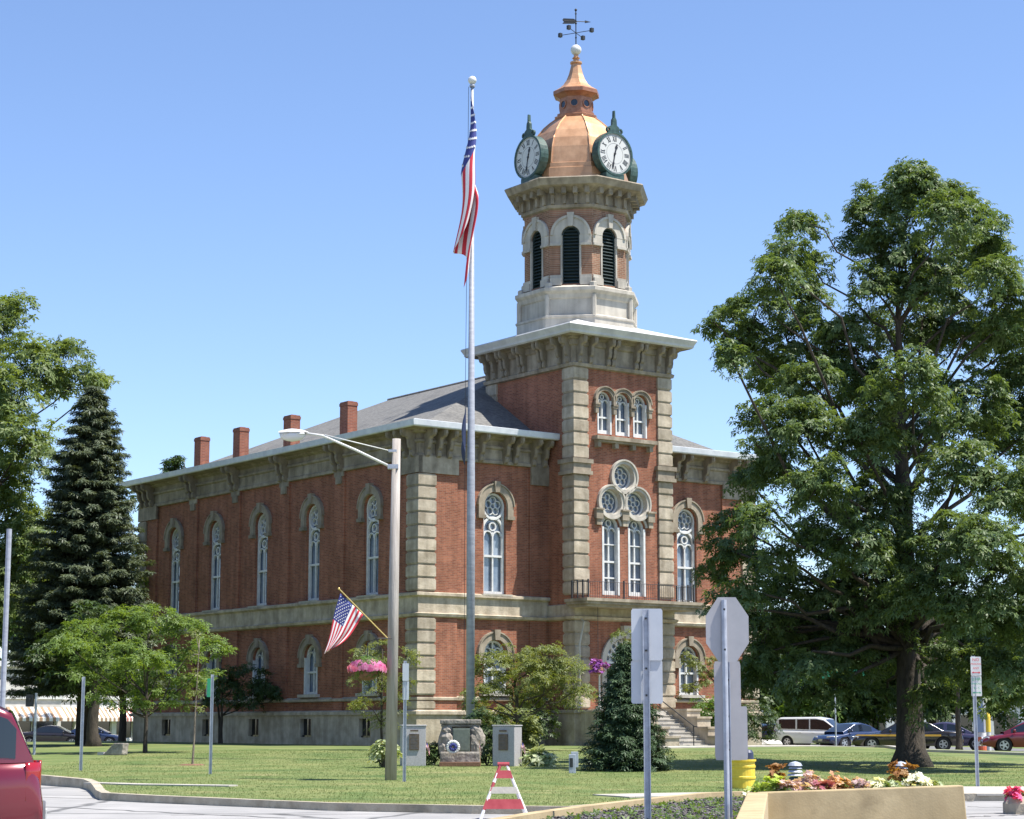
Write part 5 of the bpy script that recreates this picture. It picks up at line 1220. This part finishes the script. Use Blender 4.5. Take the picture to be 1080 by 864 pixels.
    def screen(name, ga, gb):
        xa, xb = ga, gb; mb = MB()
        mb.grid(lambda s, t: green(((xa + (xb - xa) * s) - x0) / (x1 - x0), .5 + (t - .5) * .50, .008), 8, 10); mb.build(name, 'dark_glass', root, smooth=True)
    screen('windscreen', gh[-2][0] + .06, gh[-1][0] - .05); screen('rear_window', gh[0][0] + .03, gh[1][0] + (.1 if kind == 'sedan' else .04))
    # wheels
    for wx in (-h + .95, h - .95):
        for sd in (-1, 1):
            mb = MB(); yc = sd * (W / 2 - .12); r = .33 if kind != 'suv' else .37
            arc_band(mb, lambda a, z, d: (wx + a, yc + d * sd, r + z), 0, 0, r * .62, r, 0, 2 * PI, -.10, .10, n=24)
            wh_ = mb.build('wheel', 'rubber', root, smooth=False); mb = MB(); XW = lambda a, z, d: (wx + a, yc + d * sd, r + z)
            arc_band(mb, XW, 0, 0, r * .54, r * .63, 0, 2 * PI, -.08, .09, n=24); arc_band(mb, XW, 0, 0, .0, r * .16, 0, 2 * PI, -.05, .08, n=12)
            for k in range(5): t = 2 * PI * k / 5; bar(mb, XW, 0, 0, r * .58 * math.cos(t), r * .58 * math.sin(t), .075, .02, .075)
            mb.build('rim', wheel, wh_)
            mb = MB(); mb.prism(circ_poly(0, .0, r * 1.14, 20), XW, -.12, -.1); mb.build('wheel_arch', 'rubber', root)
    # lights, bumpers, plates, mirrors, handles
    for sd in (-1, 1):
        y1_, y0_ = sd * hw(h) * .96, sd * hw(h) * .55
        mb = MB(); mb.grid(lambda s, t: (h - .10 - .22 * s ** 2 + .035, (y0_ + (hw(h - .25) * sd * 1.005 - y0_) * s), .56 + .13 * t), 6, 3); o = mb.build('headlight', 'lens_clear', root, smooth=True); o.modifiers.new('thickness', 'SOLIDIFY').thickness = .03
        zt0, zt1 = (.62, .80) if kind == 'sedan' else ((.68, 1.0) if kind == 'van' else (.74, 1.15))
        yi = sd * hw(-h) * (.62 if kind == 'sedan' else .80)
        mb = MB(); mb.grid(lambda s, t: (-h + .03 + .16 * s ** 2.5, yi + (hw(-h + .16) * sd * 1.012 - yi) * s, zt0 + (zt1 - zt0) * t), 8, 4); o = mb.build('tail_light', 'lens_red', root, smooth=True); o.modifiers.new('thickness', 'SOLIDIFY').thickness = .03
        mb = MB(); xm = gh[-1][0] - .45; mb.sphere((xm, sd * (W / 2 + .08), interp(belt, xm) + .08), .1, 8, 6, sc=(.7, 1, .75)); mb.build('mirror', paint, root, smooth=True)
        for a_, b_ in cuts[-2:]:
            mb = MB(); xx = a_ + .12; mb.box(xx, xx + .18, sd * hw(xx) * .985 if sd > 0 else -hw(xx) * .985 - .03, sd * hw(xx) * .985 + .03 if sd > 0 else -hw(xx) * .985, interp(belt, xx) * .84, interp(belt, xx) * .84 + .03); mb.build('door_handle', trim or paint, root)
    for e in (1, -1):
        mb = MB(); mb.grid(lambda s, t: (e * (h + .03 - .20 * abs(2 * s - 1) ** 3.5), hw(h) * 1.04 * (2 * s - 1), zb + .06 + (.26 if kind != 'suv' else .30) * t), 14, 4); o = mb.build('bumper', trim or paint, root, smooth=True); o.modifiers.new('thickness', 'SOLIDIFY').thickness = .05
        mb = MB(); mb.box(e * (h + .04) - .006, e * (h + .04) + .006, -.16, .16, .42 if kind == 'sedan' else .5, .54 if kind == 'sedan' else .62); mb.build('number_plate', 'gold_stripe' if 'patrol' in label else 'white_paint', root)
    return root
def yaw_to(dx, dy): return math.atan2(dy, dx)
def park(px, Y): x = gx(px, Y); return (x, Y, T(x, Y) + .035)
# near red suv at the left edge, driving left
xr = at(43.5, 800, 22.6).x
red = make_car('suv', 'dark red sport utility vehicle cut by the left edge of the picture', 'suv', (xr - 2.40, 22.6, 0), R(193), 'paint_red', L=4.75, W=1.86, H=1.84, kind='suv', trim='bumper_grey')
make_car('minivan', 'silver white minivan parked between the dark blue cars', 'minivan', park(862, 120), R(-28), 'paint_white', L=4.9, W=1.95, H=1.78, kind='van')
make_car('car', 'dark blue car parked just left of the white minivan', 'car', park(823, 122), R(-32), 'paint_navy', L=4.5, H=1.40, group='cars parked behind the courthouse lawn')
make_car('car', 'pale blue car parked leftmost behind the stop sign', 'car', park(797, 123), R(-35), 'paint_blue', L=4.6, H=1.45, group='cars parked behind the courthouse lawn')
make_car('car', 'dark blue hatchback parked right of the white minivan', 'car', park(899, 112), R(-150), 'paint_navy', L=4.3, H=1.42, group='cars parked behind the courthouse lawn')
sh_ = make_car('patrol_car', 'black patrol car with gold side stripe behind the big tree trunk', 'patrol car', park(957, 100), R(171), 'paint_black', L=5.3, W=1.95, H=1.46)
for sd in (-1, 1):
    mb = MB(); mb.prism([(-1.6, .70), (1.2, .70), (2.5, .73), (2.35, .78), (1.2, .79), (-1.6, .79)], lambda a, b, d: (a, sd * (.965 + d), b), -.02, .015)
    text_mb(mb, 'SHERIFF', .30, lambda a, b: (-.25 - sd * a * 1, sd * .99, .56 + b), 0)
    mb.build('side_stripe', 'gold_stripe', sh_)
mb = MB(); mb.sphere((-.75, -.93 * 1, 1.02), .09, 8, 6); mb.build('spotlight', 'lens_clear', sh_, smooth=True)
make_car('car', 'purple sedan parked nose right beyond the patrol car', 'car', park(1002, 106), R(0 - 20), 'paint_purple', L=4.8, H=1.45, group='cars parked behind the courthouse lawn')
make_car('car', 'dark red car at the right edge of the picture', 'car', park(1088, 92), R(172), 'paint_red', L=4.4, H=1.42)
# roadworks barrel, yellow post and booth seen beyond the parking sign
c = park(1037, 100); r0 = thing('traffic_barrel', 'orange and white traffic barrel beyond the parking sign', 'traffic barrel', c); h = .95
for i in range(4):
    mb = MB(); mb.lathe([(.30 - i * .02, .05 + i * .22), (.285 - i * .02, .27 + i * .22)], 18); mb.build('band', 'orange' if i % 2 == 0 else 'flag_white', r0)
mb = MB(); mb.box(-.35, .35, -.35, .35, -.02, .05); mb.lathe([(.23, .93), (0, .95)], 18); mb.build('base', 'rubber', r0)
c = park(1043.5, 99); r0 = thing('bollard', 'yellow topped white bollard right of the traffic barrel', 'bollard', c); mb = MB(); mb.lathe([(.11, 0), (.11, .95)], 14); mb.build('post', 'white_paint', r0); mb = MB(); mb.lathe([(.12, .95), (.12, 1.7), (.06, 1.85), (0, 1.88)], 14); mb.build('cap', 'yellow', r0)
c = park(1037, 104); r0 = thing('pillar', 'blue and white pillar standing behind the traffic barrel', 'pillar', c); mb = MB(); mb.box(-.3, .05, -.15, .15, 0, 3.3); mb.build('panel', 'paint_blue', r0); mb = MB(); mb.box(.06, .2, -.12, .12, 0, 3.3); mb.build('post', 'white_paint', r0)
for px, Y, lab in ((790, 118, 'pale boulder lying at the kerb behind the stop sign'), (802, 119, 'smaller pale boulder left of the parked pale blue car'), (812, 118, 'low flat pale rock in the row at the kerb')):
    c = park(px, Y); mb = MB(); mb.sphere((0, 0, .2), .5, 12, 8, sc=(1.5, 1, .55), jit=.25, seed=px); o = mb.build('boulder', 'shop_stone', None, loc=c); tag(o, lab, 'rock', 'pale rocks at the kerb')

# ------------------------------------------------------------------ shops beyond the left trees
def awning(mb, x0, x1, y, z, dep=1.3, drop=.8, n=16):
    for k in range(n):
        a, b = x0 + (x1 - x0) * k / n, x0 + (x1 - x0) * (k + 1) / n
        mb.raw([(a, y, z), (b, y, z), (b, y - dep, z - drop), (a, y - dep, z - drop), (b, y - dep, z - drop - .25), (a, y - dep, z - drop - .25)], [(0, 1, 2, 3), (3, 2, 4, 5)], k % 2)
    mb.raw([(x0, y, z), (x0, y - dep, z - drop), (x0, y, z - drop), (x1, y, z), (x1, y - dep, z - drop), (x1, y, z - drop)], [(0, 1, 2), (3, 5, 4)], 0)
def shop(label, pxa, pxb, Y, ztop, wall, lower, awn, seed=0, depth=14, rz=0):
    xa, xb = gx(pxa, Y), gx(pxb, Y); W_ = (xb - xa) * (1.3 if rz else 1); r0 = thing('shop_building', label, 'building', (xa, Y, 0), rz)
    mb = MB(); nb = max(2, int(W_ / 3.2)); holes = []
    ww = W_ / nb
    for k in range(nb): holes.append(rect_poly(k * ww + .4, (k + 1) * ww - .4, .5, 2.7))
    up = [rect_poly(k * ww + .9, (k + 1) * ww - .9, 4.7, 6.4) for k in range(nb)] if ztop > 7 else []
    wall_faces(mb, rect_poly(0, W_, -.5, ztop), holes + up, lambda a, z, d: (a, -d, z), depth=.25)
    mb.face([(0, 0, -.5), (0, depth, -.5), (0, depth, ztop), (0, 0, ztop)]); mb.face([(W_, 0, -.5), (W_, depth, -.5), (W_, depth, ztop), (W_, 0, ztop)]); mb.face([(0, 0, ztop - .1), (W_, 0, ztop - .1), (W_, depth, ztop - .1), (0, depth, ztop - .1)])
    mb.build('wall', wall, r0); mb = MB(); mb.box(-.1, W_ + .1, -.35, .0, ztop - .3, ztop + .1); mb.box(-.05, W_ + .05, -.15, .0, 3.5, 3.9); mb.build('parapet', 'shop_white', r0)
    for hle in holes + up:
        a0, a1 = hle[0][0], hle[1][0]; z0, z1 = hle[0][1], hle[2][1]
        mb = MB(); mb.box(a0, a0 + .08, .12, .2, z0, z1); mb.box(a1 - .08, a1, .12, .2, z0, z1); mb.box(a0, a1, .12, .2, z1 - .08, z1); mb.box(a0, a1, .12, .2, z0, z0 + .08); mb.box((a0 + a1) / 2 - .04, (a0 + a1) / 2 + .04, .12, .2, z0, z1); f = mb.build('window', 'white_paint', r0)
        mb = MB(); mb.face([(a0, .22, z0), (a1, .22, z0), (a1, .22, z1), (a0, .22, z1)]); mb.build('pane', 'dark_glass', f)
    if awn:
        for k in range(nb): mb = MB(); awning(mb, k * ww + .15, (k + 1) * ww - .15, -.02, 2.9); mb.build('awning', awn, r0)
    return r0
shop('pale rough stone shop front with brown striped awnings at far left', -60, 40, 150, 6.2, 'shop_stone', None, ['awning_brown', 'awning_cream'], rz=R(35))
shop('white shop with brown and cream striped awnings behind the left trees', 42, 108, 156, 5.0, 'shop_white', None, ['awning_brown', 'awning_cream'], rz=R(35))
shop('small red and white shop front seen under the young tree', 113, 165, 160, 4.6, 'shop_white', None, ['shop_red', 'awning_cream'], rz=R(35))
shop('pale long building half hidden behind the trees on the right', 800, 1150, 215, 5.2, 'shop_white', None, None)
make_car('car', 'dark car parked in front of the striped awning shop', 'car', (gx(55, 134), 134, .14), R(4), 'paint_black', L=4.6, H=1.42)
make_car('car', 'dark blue car parked behind the spruce trunk on the left', 'car', (gx(95, 136), 136, .14), R(4), 'paint_navy', L=4.6, H=1.42)

# ------------------------------------------------------------------ trees
def bl(lst, Y0, seed, dj=3.0, flat=1.0):
    """lobes given by where they stand in the crown: px, py, radius px, optional depth offset"""
    g = np.random.default_rng(seed); out = []
    for e in lst:
        px, py, r = e[:3]; Y = Y0 + (e[3] if len(e) > 3 else g.uniform(-dj, dj)); c = at(px, py, Y); rr = r / FPX * Y
        out.append((c, (rr, rr * (.85 + .3 * g.random()), rr * .85 * flat)))
    return out
BT = Vector((gx(961, 62.5), 62.5, T(12, 62.5)))
big = [(965, 190, 30, 0), (1035, 240, 28, 0), (1052, 275, 28, 1), (1062, 315, 30, -1), (1075, 350, 32, 1), (1012, 205, 22, 0), (815, 480, 20, 0), (798, 470, 12, 0), (895, 345, 26, 0), (880, 375, 26, 1), (965, 205, 38, 0), (925, 218, 34), (1000, 228, 36), (905, 252, 26), (950, 265, 44, 0), (1018, 268, 34), (985, 300, 42), (920, 298, 30), (1045, 292, 26), (955, 340, 44), (1058, 345, 32), (1015, 355, 44), (1078, 390, 36),
       (845, 232, 22), (833, 262, 28), (858, 280, 20), (815, 290, 26), (845, 315, 30), (800, 322, 28), (772, 335, 22), (753, 340, 15), (782, 360, 30), (830, 360, 36), (862, 350, 22), (805, 392, 32), (770, 375, 20), (852, 402, 36),
       (900, 405, 42), (960, 405, 46), (1020, 425, 46), (1070, 450, 44), (905, 460, 44, -3), (845, 450, 40), (808, 438, 28), (955, 470, 46), (1010, 495, 42), (1065, 515, 44), (1110, 430, 50), (1120, 520, 50),
       (820, 492, 30), (792, 510, 22), (865, 510, 38), (930, 530, 42), (775, 555, 26), (760, 578, 18), (805, 545, 26), (790, 590, 24), (865, 560, 32), (905, 575, 38), (960, 585, 44), (780, 620, 24), (882, 615, 36), (930, 640, 40),
       (1000, 570, 38, -5), (1040, 575, 40, -6), (1075, 600, 42, -5), (980, 620, 38, -4), (1030, 640, 44, -5), (1080, 660, 40, -4), (1120, 620, 50), (835, 660, 26, 2), (870, 665, 34, 2), (805, 690, 24, 2), (845, 705, 28, -3), (900, 690, 34, 0), (950, 690, 32, 3), (1000, 700, 34, -2), (1050, 705, 36, -4), (815, 725, 20, 2), (890, 722, 22, -2), (1085, 715, 30, 0), (802, 690, 20, 0), (812, 662, 22, 0), (797, 715, 18, 0), (752, 608, 16), (765, 640, 20), (790, 655, 24, 1), (770, 665, 14, 1), (830, 620, 28), (860, 640, 26), (820, 585, 20), (800, 705, 24, 2), (905, 655, 34, 2), (985, 660, 34, 3), (1030, 690, 36, 3), (860, 735, 18, 2), (985, 735, 20, -1), (1050, 738, 20, 0), (935, 735, 18, 3)]
tree('chestnut_tree', 'tall dark green chestnut tree filling the right side of the lawn', 'tree', BT, bl(big, 62.5, 21, 4.5), .43, 3.6, 'leaf_chestnut', 'bark', dens=2.3, cr=.48, per=33, size=.14, fan=5, width=.42, droop=.4, seed=21, trunk_top=15.5, flare=1.9, twigs=6, inner=.35)
# spruce and broadleaf trees on the left
sp = Vector((gx(86, 96), 96, T(-20, 96))); spruce('spruce_tree', 'tall dark blue green spruce at the left of the courthouse', sp, at(86, 405, 96).z - sp.z, 4.1, 'leaf_spruce', seed=5, size=.21, levels=50, nb=18, z0=.17, dens=1.5, power=.62)
lt = Vector((gx(-25, 104), 104, .3)); left = [(15, 325, 24), (-20, 340, 40), (35, 375, 36), (75, 370, 22), (90, 395, 20), (60, 400, 24), (10, 420, 46), (-30, 430, 50), (108, 400, 12), (25, 470, 42), (-20, 500, 50), (15, 540, 40), (35, 570, 30), (0, 600, 50), (15, 630, 26), (-40, 600, 60), (-50, 670, 40)]
tree('shade_tree', 'large leafy tree behind the spruce at the far left', 'tree', lt, bl(left, 104, 4, 3), .45, 4, 'leaf_pale', 'bark', dens=.9, cr=.75, per=24, size=.24, fan=5, width=.4, seed=31, trunk_top=20, inner=.3)
l2 = Vector((gx(128, 112), 112, .3)); left2 = [(125, 575, 22), (135, 610, 22), (120, 640, 26), (140, 650, 20), (110, 680, 26)]
tree('shade_tree', 'light green tree between the spruce and the courthouse corner', 'tree', l2, bl(left2, 112, 6, 2), .22, 4, 'leaf_mid', 'bark', dens=.8, cr=.6, per=20, size=.24, seed=32, inner=.3)
tree('shade_tree', 'stout dark trunked tree standing behind the young tree', 'tree', (gx(98, 92), 92, T(-18, 92)), bl([(85, 690, 26), (120, 690, 26), (60, 680, 24), (100, 660, 30), (140, 700, 22), (70, 712, 18)], 92, 7, 1.5), .30, 3, 'leaf_dark', 'bark', dens=.9, cr=.6, per=20, size=.22, seed=33)
tree('shade_tree', 'distant treetop showing just above the courthouse eave', 'tree', (gx(187, 150), 150, 0), bl([(183, 489, 9, 0), (190, 486, 7, 0), (178, 496, 10, 0), (192, 500, 12, 0), (186, 520, 25, 0), (150, 525, 22, 0)], 150, 8, 0), .4, 8, 'leaf_dark', 'bark', dens=.5, cr=.6, per=14, size=.3, seed=34)
# bright young tree
yt = gp(153, 794); tree('young_tree', 'bright green young spreading tree on the left lawn', 'tree', yt, bl([(95, 665, 26), (130, 655, 26), (165, 655, 28), (195, 662, 22), (70, 678, 20), (110, 690, 28), (150, 690, 32), (188, 692, 26), (218, 680, 18), (236, 688, 10), (80, 710, 18), (125, 718, 24), (165, 720, 26), (198, 718, 18), (222, 708, 10), (145, 742, 16), (182, 740, 14), (105, 735, 14)], yt.y, 9, 1.4, .75), .085, 1.3, 'leaf_bright', 'bark', dens=2.9, cr=.36, per=20, size=.14, fan=4, width=.36, droop=.25, seed=41, flare=1.3, updir=1.3, stems=1)
ys = gp(203, 806); tree('sapling', 'thin pale sapling with sparse leaves right of the young tree', 'tree', ys, bl([(206, 668, 7, 0), (205, 690, 9, 0), (207, 712, 9, 0), (204, 730, 9, 0), (209, 745, 8, 0)], ys.y, 10, .1), .035, 1.2, 'leaf_olive', 'bark_light', dens=5, cr=.2, per=8, size=.09, fan=3, seed=42, trunk_top=3.8, flare=1.1, twigs=3, lean=(.12, 0))
mb = MB(); mb.lathe([(.0, .03), (.3, .035), (.42, .0)], 16); o = mb.build('mulch_ring', 'mulch', None, loc=(ys.x, ys.y, ys.z)); tag(o, 'round patch of mulch at the foot of the thin sapling', 'mulch')
# trees near the building
b = B2W(7.6 - 9.5, 12.0, .5)
tree('ornamental_tree', 'dark two stemmed small tree in the shade of the courthouse side', 'tree', B2W(-2.2, 14.0, .6), bl([(262, 712, 20, 0), (240, 718, 18, 0), (285, 722, 18, 0), (262, 735, 24, 0), (230, 735, 16, 0), (295, 738, 12, 0)], B2W(-2.2, 14).y, 11, .8), .09, 1.4, 'leaf_dark', 'bark', dens=1.6, cr=.4, per=16, size=.16, seed=43, stems=2)
ot = Vector((gx(549, 80), 80, T(0, 80))); tree('ornamental_tree', 'spreading olive green crabapple tree right of the flagpole', 'tree', ot, bl([(520, 700, 22, 0), (545, 690, 20), (575, 692, 22), (600, 702, 20), (560, 712, 26), (590, 722, 22), (530, 722, 22), (505, 728, 16), (615, 728, 12), (560, 736, 20), (498, 745, 10), (600, 740, 12)], 80, 12, 1.0, .8), .11, 1.2, 'leaf_olive', 'bark', dens=4.2, cr=.32, per=20, size=.12, fan=4, width=.34, seed=44, lean=(-.3, 0), updir=1.2)
o2 = Vector((gx(402, 80), 80, T(0, 80))); tree('ornamental_tree', 'pale airy small tree behind the street light pole', 'tree', o2, bl([(385, 690, 14), (405, 685, 16), (428, 695, 14), (380, 715, 14), (400, 722, 18), (425, 720, 14), (385, 742, 14), (415, 745, 16), (400, 760, 12)], 80, 13, .6), .06, 1.0, 'leaf_olive', 'bark', dens=3.0, cr=.32, per=15, size=.11, fan=4, width=.34, seed=45)
b = Vector((gx(661, 58), 58, T(3, 58))); spruce('small_spruce', 'small dense blue green spruce on the lawn before the steps', b, at(656, 684, 58).z - b.z + .15, 1.2, 'leaf_spruce_blue', seed=8, size=.12, levels=36, nb=13, z0=.03, dens=1.5, power=.72)
tree('ornamental_tree', 'green and rust leaved small tree right of the entrance steps', 'tree', B2W(15.2, -3.0, .5), bl([(735, 700, 14, 0), (748, 715, 14, 0), (730, 725, 12, 0), (760, 700, 14, 0), (728, 690, 8, 0)], B2W(15.2, -3).y, 14, .4), .06, .8, 'leaf_olive', 'bark', dens=2, cr=.34, per=14, size=.14, seed=46)
tree('ornamental_tree', 'slender light green tree before the entrance above the small spruce', 'tree', (gx(661, 84), 84, .5), bl([(658, 668, 10, 0), (664, 685, 13, 0), (655, 700, 12, 0), (668, 705, 12, 0), (660, 725, 12, 0)], 84, 24, .3), .05, .8, 'leaf_olive', 'bark', dens=3.5, cr=.3, per=14, size=.12, seed=49)
bush('shrub', 'rounded green shrub right of the entrance steps', B2W(13.4, -4.2), (1.3, 1.1, 1.5), 'leaf_mid', .13, dens=5, cr=.3, per=14, seed=9)
bush('shrub', 'dark evergreen shrub by the front wall right of the steps', B2W(16.5, -3.2), (1.6, 1.1, 1.3), 'leaf_dark', .13, dens=5, cr=.3, per=14, seed=10)
for i, (u, h, m_, lab) in enumerate(((3.0, 1.3, 'leaf_olive', 'low green shrub at the front wall behind the monument'), (5.2, 1.6, 'leaf_dark', 'dark shrub at the front wall under the crabapple tree'))): bush('shrub', lab, B2W(u, -1.4), (1.2, .7, h), m_, .13, dens=5, cr=.28, per=13, seed=60 + i)
# trees beyond the road
back = [(775, 150, 660, 45, 'leaf_dark'), (835, 158, 690, 42, 'leaf_dark'), (880, 150, 700, 40, 'leaf_mid'), (925, 152, 690, 42, 'leaf_dark'), (985, 146, 690, 46, 'leaf_dark'), (1040, 150, 680, 48, 'leaf_dark'), (1095, 140, 690, 46, 'leaf_mid')]
where = ['behind the stop sign', 'behind the white minivan', 'behind the dark blue hatchback', 'behind the patrol car', 'behind the big trunk', 'behind the parking sign', 'at the right edge']
for i, (px, Y, py, r, m_) in enumerate(back):
    g = random.Random(i); L_ = [(px + g.uniform(-25, 25), py + g.uniform(-30, 45), r * g.uniform(.5, .75)) for _ in range(7)] + [(px + g.uniform(-30, 30), 738, 18), (px, 745, 16)]
    tree('background_tree', 'dark leafy tree ' + where[i] + ' beyond the road', 'tree', (gx(px, Y), Y, .1), bl(L_, Y, 70 + i, 3), .3, 2, m_, 'bark', dens=1.0, cr=.95, per=24, size=.34, fan=4, width=.5, seed=80 + i, group='trees beyond the road on the right', twigs=2, inner=.2)
wlb = ['at the far left', 'behind the left shops', 'between the shops and the courthouse', 'above the left shops', 'left of the courthouse back corner', 'between the spruce and the left edge']
for i, (px, Y, py, r) in enumerate([(-70, 190, 640, 50), (-15, 185, 650, 44), (40, 190, 655, 40), (95, 188, 665, 42), (150, 186, 670, 40), (15, 188, 600, 36)]):
    g = random.Random(i + 30); L_ = [(px + g.uniform(-28, 28), py + g.uniform(-35, 45), r * g.uniform(.5, .75)) for _ in range(7)]
    tree('background_tree', 'leafy green tree ' + wlb[i], 'tree', (gx(px, Y), Y, 0), bl(L_, Y, 90 + i, 3), .3, 2, 'leaf_mid', 'bark', dens=.7, cr=1.1, per=22, size=.42, fan=4, width=.5, seed=95 + i, group='trees beyond the shops on the left', twigs=2, inner=.2)
st2 = park(1012, 96); tree('roadside_tree', 'slim dark trunked tree left of the parking sign', 'tree', st2, bl([(1010, 700, 24, 0), (1030, 690, 22, 0), (995, 690, 22, 0), (1012, 672, 24, 0)], 96, 15, 1), .16, 2, 'leaf_dark', 'bark', dens=1, cr=.55, per=18, size=.2, seed=47)
# distant tree line closing the view
g = np.random.default_rng(2); P = []; 
for i in range(9000):
    x = g.uniform(-420, 420); P.append((x, 420 + g.uniform(-15, 15), g.random() ** .6 * (12 + 4 * math.sin(x * .05) + 3 * math.sin(x * .13 + 1))))
leaf_object('distant_woods', np.array(P), g.normal(size=(9000, 3)) + [0, -.6, .6], 2.4, 'leaf_dark', None, 4, .7, .2, 2, kind='stuff')
# grass blades standing near the kerbs
N_ = 90000; P = []; ok = 0
xs_ = g.uniform(-14, 16, N_ * 2); t_ = g.random(N_ * 2) ** 1.35; ys_ = 33.5 + t_ * 46
FX = np.array([p.x for p in front_pts]); FY = np.array([p.y for p in front_pts]); order = np.argsort(FX)
fy = np.interp(xs_, FX[order], FY[order]); k = (ys_ > fy + .05) & ~((xs_ > 1.7) & (ys_ < np.where(xs_ < 9.4, 42.4 + (xs_ - 2) * .2 + .7, 47.2)) & (ys_ > np.where(xs_ < 9.4, 41.0 + (xs_ - 2) * .25 - .5, 0))); xs_, ys_ = xs_[k][:N_], ys_[k][:N_]
P = np.array([(x, y, T(x, y)) for x, y in zip(xs_, ys_)]); nn = g.normal(size=P.shape) * [1, 1, .15]
o = leaf_object('grass', P, nn, .024, 'leaf_grass', None, 2, .3, -.8, 3, kind='stuff')
def lowf(x, y):
    v = 0
    for i, (f, a) in enumerate(((.21, .9), (.5, .7), (1.1, .55), (2.3, .4))):
        for q in range(3): th = 1.3 * q + i * .7; v = v + a * np.sin(f * (x * math.cos(th) * .8 + y * math.sin(th)) * 2.2 + 5 * q + i) / 3
    return v
ed = np.clip(1 - (P[:, 1] - np.interp(P[:, 0], FX[order], FY[order])) / 2.5, 0, 1) * .3
tone = np.clip(.36 + .36 * lowf(P[:, 0], P[:, 1]) + ed + .10 * np.sin(P[:, 1] * 3.6), 0, 1); tone = np.clip(tone + g.normal(size=len(tone)) * .06, 0, 1)
o.data.attributes['rnd'].data.foreach_set('value', np.repeat(tone, 8).astype(np.float32))

# unseen trees added left of the picture to keep sky light off the side wall
for i, (x, y, h) in enumerate(((-29, 72, 17), (-36, 88, 19), (-40, 62, 18))):
    g = np.random.default_rng(200 + i); L_ = [(Vector((x + g.uniform(-5, 5), y + g.uniform(-5, 5), h * g.uniform(.35, .95))), float(g.uniform(2.2, 3.4))) for _ in range(12)]
    tree('shade_tree', ['broad lawn tree standing just outside the left edge', 'tall lawn tree left of the spruce outside the picture', 'lawn tree nearest the road outside the left edge'][i], 'tree', (x, y, T(x, y)), L_, .4, 3, 'leaf_mid', 'bark', dens=.5, cr=.9, per=18, size=.42, fan=4, width=.5, seed=210 + i, twigs=2, inner=.3)
